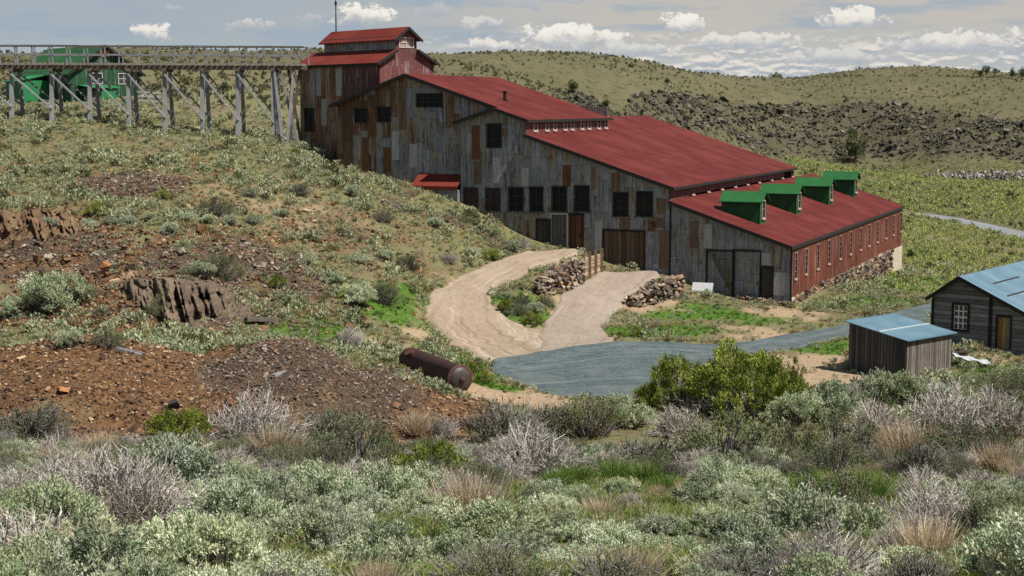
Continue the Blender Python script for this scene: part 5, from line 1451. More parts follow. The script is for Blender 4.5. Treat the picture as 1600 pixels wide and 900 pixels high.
EXPL = [(400, 655, 200, 'dead'), (45, 655, 150, 'darkdead'), (430, 690, 110, 'tan'), (120, 690, 80, 'tan'), (160, 690, 70, 'tan'), (270, 725, 240, 'sage'), (330, 745, 180, 'sage'), (60, 800, 260, 'sage'), (180, 750, 250, 'dead'), (110, 730, 170, 'dead'), (250, 775, 160, 'dead'),
        (130, 850, 320, 'sage'), (20, 870, 260, 'sage'), (330, 840, 240, 'sage'), (420, 770, 150, 'sage'), (500, 765, 200, 'sage'), (600, 758, 170, 'sage'), (670, 722, 120, 'lime'), (280, 655, 100, 'lime'), (740, 770, 150, 'tan'), (700, 750, 90, 'tan'), (650, 655, 70, 'tan'), (690, 665, 70, 'dead'), (560, 690, 160, 'olive'), (520, 660, 120, 'darkdead'),
        (830, 712, 170, 'dead'), (780, 655, 180, 'darkdead'), (850, 640, 150, 'darkdead'), (920, 650, 130, 'olive'), (975, 640, 110, 'sage'), (1085, 615, 120, 'dead'), (1010, 690, 180, 'darkdead'), (1130, 690, 190, 'olive'), (1060, 655, 110, 'dead'), (1180, 745, 150, 'sage'), (1110, 760, 120, 'sage'), (1200, 700, 90, 'tan'), (1240, 690, 150, 'olive'), (1320, 690, 150, 'olive'),
        (1430, 690, 130, 'tan'), (1400, 680, 80, 'tan'), (1370, 660, 130, 'dead'), (1480, 640, 180, 'dead'), (1560, 645, 160, 'dead'), (1300, 622, 150, 'sage'), (1240, 640, 110, 'sage'), (1400, 610, 150, 'sage'), (1470, 612, 120, 'sage'), (1350, 610, 80, 'dead'), (1480, 760, 140, 'sage'), (1160, 790, 110, 'sage'), (1270, 800, 260, 'mat'), (1360, 815, 180, 'mat'),
        (900, 780, 90, 'sage'), (860, 800, 110, 'mat'), (950, 835, 190, 'mat'), (1040, 850, 150, 'mat'), (1450, 830, 150, 'tan'), (1420, 825, 130, 'dead'), (1540, 875, 140, 'mat'), (820, 855, 170, 'mat'), (700, 855, 180, 'sage'), (600, 850, 200, 'sage'), (500, 830, 180, 'sage'), (1010, 740, 90, 'tuft'), (960, 740, 80, 'tuft'), (900, 745, 70, 'tuft'), (1040, 755, 70, 'tuft'), (870, 750, 60, 'tuft'),
        (1520, 700, 150, 'olive'), (1580, 690, 120, 'darkdead'), (1580, 760, 110, 'sage'), (1560, 720, 90, 'tan'), (1300, 880, 160, 'mat'), (1150, 880, 170, 'mat'), (450, 880, 200, 'sage'), (900, 885, 150, 'mat'), (1350, 760, 120, 'tuft'), (1270, 755, 110, 'tuft'),
        # beyond the brush
        (12, 352, 36, 'sage'), (45, 350, 30, 'sage'), (78, 350, 34, 'sage'), (110, 347, 32, 'sage'), (140, 345, 36, 'sage'), (172, 343, 30, 'sage'), (200, 341, 34, 'sage'), (232, 339, 30, 'sage'), (290, 340, 32, 'sage'), (325, 340, 36, 'sage'), (360, 343, 34, 'sage'), (395, 342, 30, 'sage'),
        (600, 395, 44, 'sage'), (640, 410, 40, 'olive'), (700, 400, 40, 'dead'), (560, 400, 40, 'sage'), (520, 430, 44, 'sage'), (480, 400, 36, 'sage'), (680, 350, 34, 'sage'), (640, 300, 30, 'tan'), (740, 390, 36, 'sage'), (770, 395, 34, 'lime'), (600, 340, 34, 'olive'), (550, 300, 36, 'sage'), (440, 330, 36, 'sage'), (390, 300, 34, 'sage'),
        (75, 458, 130, 'sage'), (25, 470, 80, 'sage'), (120, 455, 70, 'olive'), (255, 480, 60, 'olive'), (170, 525, 60, 'olive'), (110, 525, 60, 'sage'), (546, 522, 60, 'dead'), (265, 355, 40, 'sage'), (285, 380, 40, 'sage'), (345, 415, 70, 'olive'), (320, 418, 60, 'sage'), (428, 437, 34, 'lime'), (335, 318, 70, 'olive'), (465, 294, 45, 'darkdead'),
        (255, 305, 30, 'lime'), (150, 328, 36, 'lime'), (600, 460, 60, 'olive'), (560, 455, 80, 'sage'), (790, 462, 30, 'sage'), (812, 468, 40, 'olive'), (835, 478, 40, 'sage'), (810, 485, 40, 'olive'), (850, 470, 30, 'olive'), (790, 480, 30, 'lime'), (835, 498, 40, 'lime'), (800, 380, 40, 'sage'), (815, 378, 36, 'dead'), (520, 278, 24, 'lime'), (463, 236, 20, 'lime'),
        (1000, 520, 30, 'lime'), (965, 520, 30, 'lime'), (1020, 505, 30, 'tan'), (1560, 600, 90, 'olive'), (1590, 590, 80, 'olive'), (1500, 590, 50, 'sage'), (740, 580, 40, 'lime'), (752, 592, 34, 'lime')]
def put_z(kind, x, y, wdt):
    zn = zone(x, y)
    return put(kind, x, y, wdt, WORDS[kind] + ' ' + zn, PLUR[kind] + ' ' + zn)
for u, v, w_, k in EXPL:
    hs = {'mat': .36, 'tan': .75, 'tuft': .6}.get(k, .6)
    p = G(u, v + w_ * hs * .42)
    wd_ = w_ * p[1] / F * (1.0 if k not in ('tan', 'tuft') else .9)
    if k == 'tan': wd_ = max(wd_, .5)
    put_z(k, p[0], p[1], wd_); placed.append((p[0], p[1], wd_ * .42))
# the tall green bush pair on the crest
def big_bush(u, vb, wpx, hpx, seed, label, D=None):
    p = G(u, vb); D = p[1]; W_ = wpx * D / F; H_ = hpx * D / F
    lv, st = make_shrub(seed, h=H_ / W_, n_tip=240, n_leaf=85, ln=.030, wd=.012, pal=LIME * 1.0, spread=.032, n_stem=90, stem_c=(.22, .2, .19), lump=.6, up=.7)
    o = empty('green_bush', (p[0], p[1], p[2] - .1), seed); link('foliage', mesh_np('bush_foliage', lv[0], lv[1], M_leaf, col=lv[2]), o); link('stems', mesh_np('bush_stems', st[0], st[1], M_twig, col=st[2]), o)
    o.scale = (W_, W_, W_); tag(o, label, 'bush'); placed.append((p[0], p[1], W_ * .4)); return o
big_bush(1172, 648, 200, 98, 301, 'tall olive green bush at the brush crest, largest beside the board shed')
big_bush(1048, 640, 130, 72, 302, 'smaller olive green bush leaning left of the tallest green bush')
big_bush(1240, 645, 90, 80, 303, 'rounded olive green bush joined to the right of the tallest green bush')

# fill of the near brush
tries = 0
nz_ = lambda x, y, s: float(fbm(np.array([x * .22]), np.array([y * .22]), 3, s)[0])
while tries < 5200:
    tries += 1
    D = math.exp(pr_.uniform(math.log(9.5), math.log(47)))
    x = pr_.uniform(-1, 1) * (D * .355 + 1.4); y = D
    g_ = cover(np.array([x]), np.array([y]), GREEN, .2, 3)[0]
    n1_ = nz_(x, y, 40)
    q = pr_.random()
    if D > 27:
        k = 'dead' if q < .17 else 'darkdead' if q < .40 else 'olive' if q < .64 else 'sage' if q < .93 else 'tan'
        w_ = pr_.uniform(.6, 1.4)
    else:
        left = x < -1.5
        k = 'sage' if q < (.62 if left else .42) else 'mat' if q < (.72 if left else .72) else 'dead' if q < .84 else 'olive' if q < .88 else 'darkdead' if q < .91 else 'tan' if q < .97 else 'lime'
        if n1_ > .3 and q > .4: k = 'dead'
        w_ = .42 + 1.1 * pr_.random() ** 1.5
    if k in ('tan',): w_ *= .6
    if k == 'lime': w_ *= .6
    if g_ > .2:
        if pr_.random() < .9: continue
        k = 'mat' if k != 'tan' else 'tan'; w_ = pr_.uniform(.3, .6)
    elif D < 24 and x > -1 and pr_.random() < .6:
        if pr_.random() < .4: continue
        w_ *= .55
    nm = NAMES[k][0]
    if COUNT.get(nm, 0) >= 296: continue
    if not free(x, y, w_ * (.38 if D > 27 else .41 if x < -1.5 else .50)): continue
    placed.append((x, y, w_ * .42)); put_z(k, x, y, w_)
print('plants', COUNT)

# ------------------------------------------------------------------ trees
def tree(u, vb, hpx, D, label, pal=np.array([(.05, .075, .022), (.07, .10, .03), (.04, .06, .02), (.095, .12, .04)]), wr=.8):
    p0 = at(u, vb, D); x, y = p0[0], p0[1]; z = gz(x, y); H = hpx * D / F
    r = np.random.default_rng(int(u * 3 + vb))
    o = empty('tree', (x, y, z - .1)); tag(o, label, 'tree')
    m = MB(); m.tube((0, 0, -.3), (.04 * H, 0, H * .35), .05 * H, .035 * H, 8)
    for k in range(5):
        a = r.uniform(0, 2 * PI); m.tube((.04 * H * .8, 0, H * r.uniform(.2, .35)), (math.cos(a) * H * .25, math.sin(a) * H * .25, H * r.uniform(.5, .75)), .02 * H, .008 * H, 6)
    m.build('trunk', M_bark, o)
    nl = 16; c = r.normal(size=(nl, 3)) * np.array([wr * .2, wr * .2, .17]) * H + np.array([.02 * H, 0, H * .58]); rad_ = r.uniform(.10, .19, nl) * H
    n = 2600; i = r.integers(0, nl, n); d = unit(r.normal(size=(n, 3))); P = c[i] + d * (rad_[i] * r.uniform(.5, 1, n) ** .5)[:, None]; P[:, 2] = np.maximum(P[:, 2], .12 * H)
    V, T, C = leaf_cards(P, unit(d + r.normal(size=(n, 3)) * .6 + np.array([0, 0, .3])), H * .05 * r.uniform(.6, 1.4, n), H * .028 * r.uniform(.6, 1.4, n), pick(pal, nl, r, .2)[i] * r.uniform(.75, 1.25, (n, 1)), r)
    link('crown', mesh_np('crown', V, T, M_leaf, col=C), o); return o
tree(1336, 241, 46, 437, 'round dark green tree at the foot of the rocky scarp')
tree(1213, 138, 20, 590, 'lone small tree standing on the skyline saddle', wr=1.0)
tree(1308, 140, 10, 700, 'tiny green tree on the slope right of the skyline saddle')
tree(1540, 123, 16, 735, 'slim skyline tree on the right, first of the three by the frame edge')
tree(1554, 124, 11, 735, 'short skyline tree beside the slim one near the right edge')
tree(1580, 128, 16, 720, 'dark skyline tree close to the right edge of the hill')
tree(1597, 124, 18, 720, 'skyline tree at the very right edge of the far hill')
tree(893, 152, 24, 330, 'light green bushy tree on the slope above the upper red roof', np.array([(.09, .12, .03), (.11, .14, .04)]))
tree(994, 182, 26, 355, 'dark green tree just above the ridge of the long red roof')
tree(945, 190, 18, 330, 'small green tree between the two upper red roofs on the hillside')
tree(1042, 127, 12, 440, 'small dark tree on the hill brow above the rocky ledges')
tree(1530, 155, 14, 560, 'small tree above the scarp top towards the right edge')

# ------------------------------------------------------------------ stuff: far scrub, small hillside scrub, stones, grass
def blocked(X, Y, pad=0.0):
    mx, my = mill_xy(X, Y)
    b = (mx > -37.5 - pad) & (mx < .5 + pad) & (my > -.3 - pad) & (my < 49 + pad)
    dx, dy = X - TN[0], Y - TN[1]; tx = dx * TXa[0] + dy * TXa[1]; ty = dx * TYa[0] + dy * TYa[1]
    b |= (tx > -12.3 - pad) & (tx < .3) & (ty > -.3 - pad) & (ty < 6)
    dx, dy = X - hN[0], Y - hN[1]; tx = dx * hA[0] + dy * hA[1]; ty = dx * hB[0] + dy * hB[1]
    b |= (tx > -.4) & (tx < 16) & (ty > -.4) & (ty < 18)
    dx, dy = X - sN[0], Y - sN[1]; tx = dx * sX[0] + dy * sX[1]; ty = dx * sY[0] + dy * sY[1]
    b |= (tx > -Ls - .3) & (tx < .3) & (ty > -.3) & (ty < Ws + .3)
    dx, dy = X - gN[0], Y - gN[1]; tx = dx * gx_[0] + dy * gx_[1]; ty = dx * gy_[0] + dy * gy_[1]
    b |= (tx > -14.2) & (tx < 2.9) & (ty > -3.3) & (ty < 7.5)
    return b | on_road(X, Y)
def scatter(n, D0, D1, u0, u1, power=1.0, rg=rng):
    """random points over the land between two distances"""
    t = rg.uniform(0, 1, n) ** power
    D = np.exp(math.log(D0) + (math.log(D1) - math.log(D0)) * t); u = rg.uniform(u0, u1, n)
    return (u - CX) / F * D, D, u
def place_merge(name, variants, X, Y, S, tint, mat, label=None, zs=1.0, sink=.04):
    Z = ground_h(X, Y); parts = []
    vi = rng.integers(0, len(variants), len(X)); rz = rng.uniform(0, 2 * PI, len(X))
    for k, (V, T, C) in enumerate(variants):
        i = np.nonzero(vi == k)[0]
        if len(i) == 0: continue
        c, s = np.cos(rz[i]), np.sin(rz[i])
        W = np.stack([V[None, :, 0] * c[:, None] - V[None, :, 1] * s[:, None], V[None, :, 0] * s[:, None] + V[None, :, 1] * c[:, None], np.repeat(V[None, :, 2] * zs, len(i), 0)], -1) * S[i][:, None, None]
        W += np.stack([X[i], Y[i], Z[i] - sink * S[i]], 1)[:, None]
        parts.append((W.reshape(-1, 3), (T[None] + (np.arange(len(i)) * len(V))[:, None, None]).reshape(-1, 3), (C[None] * tint[i][:, None]).reshape(-1, 3)))
    V, T, C = merge(parts)
    o = link(name, mesh_np(name, V, T, mat, col=np.clip(C, 0, 1))); tag(o, kind='stuff'); return o
def low_shrub(seed, n_tip=26, n_leaf=7, h=.55, ln=.16, wd=.07, pal=SAGE, spread=.06):
    lv, st = make_shrub(seed, h, n_tip, n_leaf, ln, wd, pal, spread, 5, lump=.35)
    return merge([lv, st])
VS = [low_shrub(s, 18, 6, .5, .17, .08) for s in (400, 401, 402, 403)]
VO = [low_shrub(s, 16, 6, .5, .16, .07, OLIVE) for s in (410, 411)]
VT = [make_bunch(s, .7, 60, TAN, .022, .8) for s in (420, 421)]
VF = [low_shrub(s, 9, 3, .55, .42, .26, np.array([(.135, .14, .08), (.105, .11, .065), (.175, .175, .11)]), .08) for s in (430, 431, 432)]
VG = [make_bunch(s, .8, 26, GRASSC, .03, 1.0) for s in (440, 441)]

# hillside scrub between the mounds and the trestle, the flats, the slope by the drive
X, Y, u = scatter(62000, 64, 152, -330, 1760)
gm = cover(X, Y, RUST, .3, 4); dm = cover(X, Y, DIRT, .3, 6); grm = cover(X, Y, GREEN, .3, 3); rk = cover(X, Y, ROCK, .3, 5)
dens = .58 + .6 * fbm(X / 9, Y / 9, 3, 60) + .5 * fbm(X / 2.5, Y / 2.5, 2, 61)
keep = (rng.uniform(0, 1, len(X)) < dens * (1 - .72 * gm) * (1 - .85 * dm) * (1 - .6 * grm) * (1 - .6 * rk)) & ~blocked(X, Y, .3)
flatzone = (Y < 104) & (u > 700) & (u < 1330)
keep &= ~(flatzone & (rng.uniform(0, 1, len(X)) < .72))
X, Y = X[keep], Y[keep]
S = rng.uniform(.18, .56, len(X)) * np.where(fbm(X / 2.2, Y / 2.2, 2, 66) > .14, rng.uniform(1.3, 2.6, len(X)), 1.0); tint = rng.uniform(.75, 1.15, (len(X), 1)) * np.array([1.02, 1.0, .86])
kk = rng.uniform(0, 1, len(X))
a = kk < .56; b_ = (kk >= .56) & (kk < .74); c_ = kk >= .74
place_merge('hillside_sage_scrub', VS, X[a], Y[a], S[a], tint[a] * .95, M_stuff)
place_merge('hillside_olive_scrub', VO, X[b_], Y[b_], S[b_], tint[b_] * .75, M_stuff)
place_merge('hillside_dry_grass', VT, X[c_], Y[c_], S[c_] * .8, tint[c_] * np.array([.82, .86, .75]), M_stuff)
# yellow-green short grass tufts over the same slopes
X, Y, u = scatter(26000, 66, 150, -330, 1760)
grm = cover(X, Y, GREEN, .5, 3); rm = np.maximum(cover(X, Y, RUST, .4, 4), cover(X, Y, DIRT, .4, 6))
keep = ((rng.uniform(0, 1, len(X)) < .36 * (1 - rm)) | (rng.uniform(0, 1, len(X)) < grm * .95)) & ~blocked(X, Y, .05)
X, Y, gk = X[keep], Y[keep], grm[keep]
S = rng.uniform(.18, .42, len(X)); tint = np.where(gk[:, None] > .3, np.array([[.9, 1.0, .8]]), np.array([[1.55, 1.15, 1.6]])) * rng.uniform(.7, 1.25, (len(X), 1))
place_merge('short_green_grass', VG, X, Y, S, tint, M_stuff)
# weeds and sage along the ragged edges of the drives and the gravel
ex, ey = [], []
for k_ in ('dirt_driveway', 'earth_apron', 'gravel_yard'):
    for e_, o_ in (('L', 'R'), ('R', 'L')):
        P_ = ROADS[k_][e_]; Q_ = ROADS[k_][o_]; dn_ = unit(P_ - Q_)
        for rep in range(9):
            off = rng.normal(.25, .38, (len(P_), 1)); q = P_ + dn_ * off + rng.normal(size=P_.shape) * .25
            ex.append(q[:, 0]); ey.append(q[:, 1])
X, Y = np.concatenate(ex), np.concatenate(ey)
k1 = (fbm(X / 2.0, Y / 2.0, 3, 69) > .0) & (rng.uniform(0, 1, len(X)) < .75); mx_, my_ = mill_xy(X, Y); k1 &= ~((my_ > -2.5) & (mx_ > -22) & (mx_ < 1)); k1 &= (Y < 112)
X, Y = X[k1], Y[k1]; inside = on_road(X, Y) & (rng.uniform(0, 1, len(X)) < .8); X, Y = X[~inside], Y[~inside]
S = rng.uniform(.14, .42, len(X)); tint = rng.uniform(.75, 1.25, (len(X), 1)) * np.array([[1.2, 1.1, 1.0]]); kk = rng.uniform(0, 1, len(X))
place_merge('roadside_weeds', VG + VT, X[kk < .7], Y[kk < .7], S[kk < .7], tint[kk < .7], M_stuff); place_merge('roadside_scrub', VS, X[kk >= .7], Y[kk >= .7], S[kk >= .7] * 1.2, tint[kk >= .7], M_stuff)
# far scrub on the hills
X, Y, u = scatter(52000, 150, 800, -260, 1860, .85)
e_ = escarp(X, Y)
keep = (rng.uniform(0, 1, len(X)) < (.55 + .9 * fbm(X / 40, Y / 40, 3, 62)) * (1 - .25 * e_) * np.where((u < 720) & (Y > 165), .35, 1.0) * np.where((u > 1200) & (Y < 420), .25, 1.0)) & ~blocked(X, Y, .3)
X, Y = X[keep], Y[keep]; S = rng.uniform(.22, .62, len(X)) * np.where(rng.uniform(0, 1, len(X)) < .04, 1.7, 1) * (1 + Y / 1100); tint = rng.uniform(.7, 1.5, (len(X), 1)) * np.array([1, 1.0, .9])
place_merge('far_scrub', VF, X, Y, S, tint, M_stuff)
# pale green and sage scrub of the valley floor on the right
X, Y, u = scatter(26000, 118, 435, 1230, 1850, .8)
keep = (rng.uniform(0, 1, len(X)) < .62 + .5 * fbm(X / 14, Y / 14, 3, 68)) & ~blocked(X, Y, .3) & (escarp(X, Y) < .2)
X, Y = X[keep], Y[keep]; S = rng.uniform(.3, .75, len(X)) * np.where(Y > 220, 1.4, 1.0); kk = rng.uniform(0, 1, len(X)); tint = rng.uniform(.75, 1.2, (len(X), 1)) * np.array([1.16, 1.04, .8])
VR = [low_shrub(s, 9, 5, .5, .3, .16, SAGE * np.array([.8, .92, .62]), .08) for s in (460, 461)]; VY = [make_bunch(s, .7, 14, TAN * np.array([.75, .95, .6]), .06, 1.1) for s in (463, 464)]
place_merge('valley_scrub', VR, X[kk < .6], Y[kk < .6], S[kk < .6], tint[kk < .6], M_stuff); place_merge('valley_grass', VY, X[kk >= .6], Y[kk >= .6], S[kk >= .6], tint[kk >= .6], M_stuff)
# stones of the mounds and slopes
X, Y, u = scatter(110000, 52, 112, -330, 900)
rm = cover(X, Y, RUST, .5, 4); rk = cover(X, Y, ROCK, .5, 5)
keep = (rng.uniform(0, 1, len(X)) < np.maximum(rm * .62, rk * .85) + .02) & ~blocked(X, Y, .2)
X, Y, rk = X[keep], Y[keep], rk[keep]
S = .034 * np.exp(np.abs(rng.normal(0, .55, len(X)))) * np.where(Y > 74, 1.7, 1.0)
RUBC = np.array([(.19, .10, .05), (.12, .06, .032), (.26, .16, .085), (.07, .042, .03), (.36, .26, .16), (.16, .095, .055), (.05, .038, .032)])
GREYC = np.array([(.13, .10, .075), (.20, .165, .13), (.08, .06, .048), (.17, .10, .058), (.28, .235, .185), (.14, .085, .05)])
C = np.where(rk[:, None] > .35, pick(GREYC, len(X), rng, .3), pick(RUBC, len(X), rng, .3))
Z = ground_h(X, Y)
V, T, C = rocks_np(np.stack([X, Y, Z + S * .2], 1), S, C, rng, 1, .25)
tag(link('rubble', mesh_np('rubble', V, T, M_stone, col=C)), kind='stuff')
# blocks of the scarp and its ledges
X, Y, u = scatter(190000, 285, 500, 820, 1800)
e_ = escarp(X, Y); keep = rng.uniform(0, 1, len(X)) < e_ * (.28 + .9 * np.clip(fbm(X / 24, Y / 10, 4, 63), 0, 1))
X, Y = X[keep], Y[keep]; S = np.minimum(.26 * np.exp(np.abs(rng.normal(0, .55, len(X)))), 1.5)
SC_ = np.array([(.08, .074, .06), (.11, .10, .08), (.05, .047, .038), (.155, .14, .115), (.09, .068, .05), (.095, .10, .065)])
V, T, C = rocks_np(np.stack([X, Y, ground_h(X, Y) + S * .25], 1), S, pick(SC_, len(X), rng, .25), rng, 1, .25)
tag(link('scarp_rubble', mesh_np('scarp_rubble', V, T, M_stone, col=C)), kind='stuff')
# pale heap of timber and stones out in the valley
pA = G(1545, 276); n = 420
X = pA[0] + rng.normal(0, 6.5, n); Y = pA[1] + rng.normal(0, 5, n); S = rng.uniform(.25, .75, n)
V, T, C = rocks_np(np.stack([X, Y, ground_h(X, Y) + S * .3 + np.abs(rng.normal(0, .35, n))], 1), S, pick(np.array([(.30, .28, .25), (.19, .16, .13), (.38, .36, .33), (.12, .10, .08)]), n, rng, .2), rng, 1, .2, (2.2, .7, .5))
tag(link('debris', mesh_np('debris', V, T, M_stone, col=C)), kind='stuff')
# near grass: green blades in the open patches, dry blades and litter everywhere
def blades(n, D0, D1, greenish, hh, pal, seed):
    r = np.random.default_rng(seed)
    D = np.exp(r.uniform(math.log(D0), math.log(D1), n)); X = r.uniform(-1, 1, n) * (D * .37 + 2.2)
    g_ = cover(X, D, GREEN, .35, 3)
    k = r.uniform(0, 1, n) < (g_ if greenish else .55 * (1 - .5 * g_)); X, Y = X[k], D[k]; n = len(X)
    cl = r.integers(0, max(1, n // 9), n); jx = r.normal(size=(n, 2)) * .05
    X = X[cl] + jx[:, 0]; Y = Y[cl] + jx[:, 1]
    Z = ground_h(X, Y) - .02; L = hh * r.uniform(.4, 1.3, n)
    d = unit(np.concatenate([r.normal(size=(n, 2)) * .38, np.ones((n, 1))], 1)); s = unit(np.cross(d, r.normal(size=(n, 3)))) * (.006 * r.uniform(.6, 1.5, n))[:, None]
    b = np.stack([X, Y, Z], 1); m = b + d * (L * .6)[:, None]; e = b + d * L[:, None] + np.concatenate([r.normal(size=(n, 2)) * .3, -np.abs(r.normal(size=(n, 1))) * .12], 1) * L[:, None]
    V = np.stack([b - s, b + s, m + s * .8, m - s * .8, e], 1).reshape(-1, 3); i = (np.arange(n) * 5)[:, None]
    T = np.concatenate([i + np.array([[0, 1, 2]]), i + np.array([[0, 2, 3]]), i + np.array([[3, 2, 4]])])
    return V, T, np.repeat(pick(pal, n, r, .25), 5, 0)
for nm, args in (('green_grass', (310000, 9.5, 34, True, .20, np.concatenate([GRASSC, GRASSC * np.array([1.5, 1.25, 1.4]), TAN * .8]), 71)), ('dry_grass_litter', (150000, 9.5, 46, False, .12, np.concatenate([TAN * .75, GRASSC, GRASSC * np.array([1.3, 1.1, 1.3])]), 72))):
    V, T, C = blades(*args); tag(link(nm, mesh_np(nm, V, T, M_bunch, col=C)), kind='stuff')
# ================================================================== LIGHT, SKY, CAMERA
SUN_EL = math.radians(57)
_h = MA * math.cos(math.radians(5.0)) - MBx * math.sin(math.radians(5.0))
sdir = Vector((_h[0] * math.cos(SUN_EL), _h[1] * math.cos(SUN_EL), math.sin(SUN_EL)))
sl = bpy.data.lights.new('sun', 'SUN'); sl.energy = 5.0; sl.angle = math.radians(.55); sl.color = (1.0, .95, .87)
so = bpy.data.objects.new('sun', sl); COL.objects.link(so)
so.rotation_euler = sdir.to_track_quat('Z', 'Y').to_euler(); so.location = (60, -40, 120)

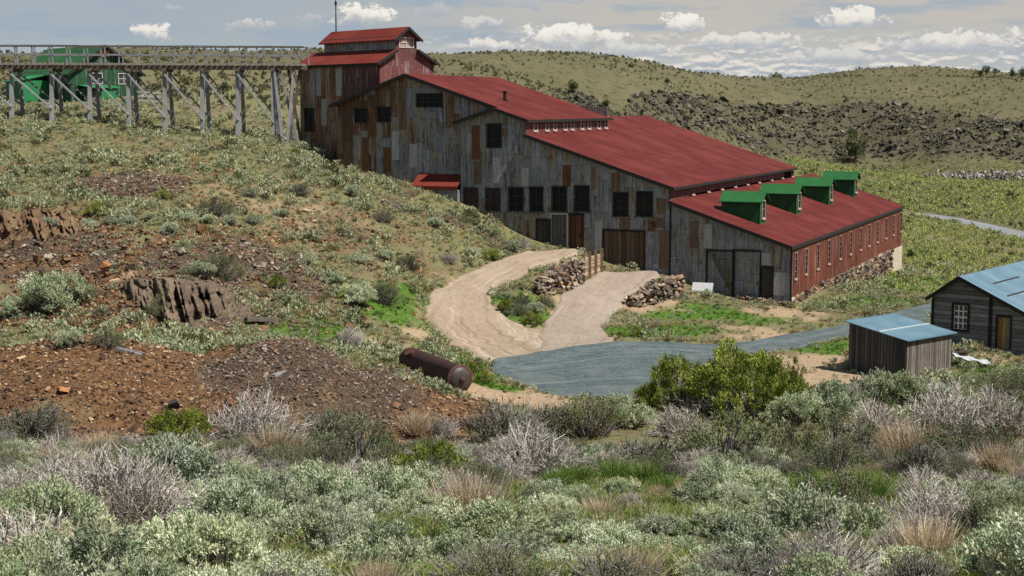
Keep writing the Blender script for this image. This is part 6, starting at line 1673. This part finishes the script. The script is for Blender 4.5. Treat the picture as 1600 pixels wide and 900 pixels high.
def make_world():
    t = NT('World', world=True)
    sky = t.n('ShaderNodeTexSky', sky_type='NISHITA')
    sky.sun_disc = False; sky.sun_elevation = SUN_EL; sky.sun_rotation = math.atan2(sdir.x, sdir.y)
    sky.altitude = 2400; sky.air_density = 1.0; sky.dust_density = .6; sky.ozone_density = 1.2
    d = t.n('ShaderNodeTexCoord').outputs['Generated']
    x, y, z = t.sep(d)[:3]
    az = t.m('ARCTAN2', x, y)
    px = t.m('MULTIPLY', az, 24.0); py = t.m('MULTIPLY', z, 24.0)
    w0 = t.comb(px, t.m('MULTIPLY', py, 1.3), 7.0)
    wx = t.m('SUBTRACT', t.noise(w0, 2.6, 5, .6), .5); wy = t.m('SUBTRACT', t.noise(t.comb(px, t.m('MULTIPLY', py, 1.3), 17.0), 2.6, 5, .6), .5)
    qx = t.m('ADD', px, t.m('MULTIPLY', wx, .55)); qy = t.m('ADD', py, t.m('MULTIPLY', wy, .30))
    def nz(sx, sy, scale, det=6, rough=.6, off=0.0):
        return t.noise(t.comb(t.m('MULTIPLY', px, sx), t.m('MULTIPLY', py, sy), off), scale, det, rough)
    # thin high veil over the blue
    veil = nz(.35, 1.6, 1.0, 5, .55, 2.0)
    el = t.ss(py, 0.0, 9.0)
    warm = t.ss(t.m('ADD', px, t.m('MULTIPLY', t.m('SUBTRACT', veil, .5), 4.0)), -5.5, 3.0)
    vc = t.mix(warm, (5.37, 6.10, 6.83), (8.14, 7.49, 6.67))
    low = t.ss(py, 1.15, .25)
    vc = t.mix(t.m('MULTIPLY', low, .75), vc, (6.02, 7.00, 7.97))
    vf = t.m('MULTIPLY', t.ss(el, 0.0, 1.0, .88, .12), t.ss(veil, .25, .6, .82, 1.0))
    col = t.mix(vf, sky.outputs[0], vc)
    blue = t.m('MULTIPLY', t.ss(nz(.5, 3.2, 1.0, 5, .55, 8.0), .48, .64), t.ss(py, .2, .5))
    col = t.mix(t.m('MULTIPLY', blue, .7), col, (4.56, 5.86, 7.16))
    # layered far cloud bank on the right
    bank = nz(.9, 3.0, 2.3, 9, .64, 5.0)
    bmask = t.m('MULTIPLY', t.ss(px, -3.2, .6), t.m('MULTIPLY', t.ss(py, .2, .5), t.ss(py, 1.2, .85)))
    bm = t.m('MULTIPLY', t.ss(bank, .43, .60), bmask)
    up = t.m('SUBTRACT', bank, t.noise(t.comb(t.m('MULTIPLY', px, .9), t.m('ADD', t.m('MULTIPLY', py, 3.0), .16), 5.0), 2.3, 9, .64))
    bcol = t.mix(t.ss(up, -.06, .08), (5.53, 6.18, 7.00), (11.72, 10.90, 9.76))
    col = t.mix(t.m('MULTIPLY', bm, .85), col, bcol)
    # single cumulus clouds: centre, half size (hundreds of pixels ~ 2.4 degrees), brightness
    n1 = nz(1, 1.25, 4.2, 7, .62, 1.0); n2 = nz(1, 1.3, 12.0, 6, .62, 4.0)
    dn = t.m('ADD', t.m('MULTIPLY', t.m('SUBTRACT', n1, .5), 2.3), t.m('MULTIPLY', t.m('SUBTRACT', n2, .5), 1.1))
    CL = [(-2.28, 1.36, .52, .22, 1), (-5.45, 1.08, .36, .17, .9), (.92, 1.02, .92, .26, 1), (2.68, 1.22, .36, .20, 1), (5.15, 1.26, .60, .22, .95), (-1.2, 1.46, .36, .13, .25), (.22, 1.53, .26, .09, .2),
          (-.5, 1.25, .34, .09, .55), (.85, 1.62, .5, .08, .3), (-4.0, 1.2, .45, .13, .5), (-3.1, 1.30, .3, .09, .25), (-.35, .92, .4, .12, .8), (3.6, .95, .9, .16, .75), (6.6, .92, 1.1, .22, .8), (1.9, .85, .7, .14, .6), (4.9, .72, .9, .13, .6), (-5.2, 1.44, .2, .05, .2),
          (9.5, 1.4, 1.0, .3, .9), (-10, 1.3, .9, .3, .9), (0.5, 2.6, 1.2, .4, .8), (-4.5, 3.0, 1.0, .35, .8), (5, 3.4, 1.3, .4, .8)]
    acc = None; shade = None
    for cx, cy, rx, ry, br in CL:
        ex = t.m('DIVIDE', t.m('SUBTRACT', qx, cx), rx * 1.15); ey = t.m('DIVIDE', t.m('SUBTRACT', qy, cy), ry * 1.2)
        fl = t.m('MULTIPLY', t.m('MINIMUM', t.m('ADD', ey, .45), 0.0), 2.2)      # flat base
        r2 = t.m('ADD', t.m('MULTIPLY', ex, ex), t.m('MULTIPLY', ey, ey))
        f = t.m('ADD', t.m('ADD', t.m('SUBTRACT', .8, r2), fl), dn)
        m = t.ss(f, .0, .5)
        lit = t.m('MULTIPLY', t.ss(t.m('ADD', ey, t.m('MULTIPLY', dn, .55)), -.7, .45), br)
        if acc is None: acc, shade = m, t.m('MULTIPLY', m, lit)
        else:
            acc = t.m('MAXIMUM', acc, m); shade = t.m('MAXIMUM', shade, t.m('MULTIPLY', m, lit))
    ccol = t.ramp(shade, [(0.0, (.43, .47, .52)), (.35, (.56, .575, .59)), (.7, (.80, .77, .71)), (1.0, (.97, .93, .85))])
    ccol = t.n('ShaderNodeVectorMath', {0: ccol, 'Scale': 13.34}, operation='SCALE').outputs[0]
    col = t.mix(t.m('MULTIPLY', acc, .95), col, ccol)
    bg = t.n('ShaderNodeBackground', {'Color': col, 'Strength': .055})
    o = t.n('ShaderNodeOutputWorld'); t.t.links.new(bg.outputs[0], o.inputs[0])
    return t.owner
SC.world = make_world()

cam = bpy.data.cameras.new('camera'); cam.sensor_width = 36; cam.sensor_fit = 'HORIZONTAL'; cam.lens = 36 * F / 1600
cam.clip_start = .2; cam.clip_end = 12000
co = bpy.data.objects.new('camera', cam); COL.objects.link(co)
co.location = (0, 0, ZC); co.rotation_euler = (PI / 2 - PITCH, 0, 0)
SC.camera = co
SC.view_settings.view_transform = 'Standard'; SC.view_settings.look = 'None'
SC.view_settings.exposure = 0.36; SC.view_settings.gamma = 1.0; SC.view_settings.use_curve_mapping = False
SC.cycles.max_bounces = 5; SC.cycles.diffuse_bounces = 3; SC.cycles.glossy_bounces = 2; SC.cycles.transmission_bounces = 3; SC.cycles.transparent_max_bounces = 4
SC.cycles.caustics_reflective = False; SC.cycles.caustics_refractive = False
try:
    SC.cycles.use_denoising = False
except Exception: pass
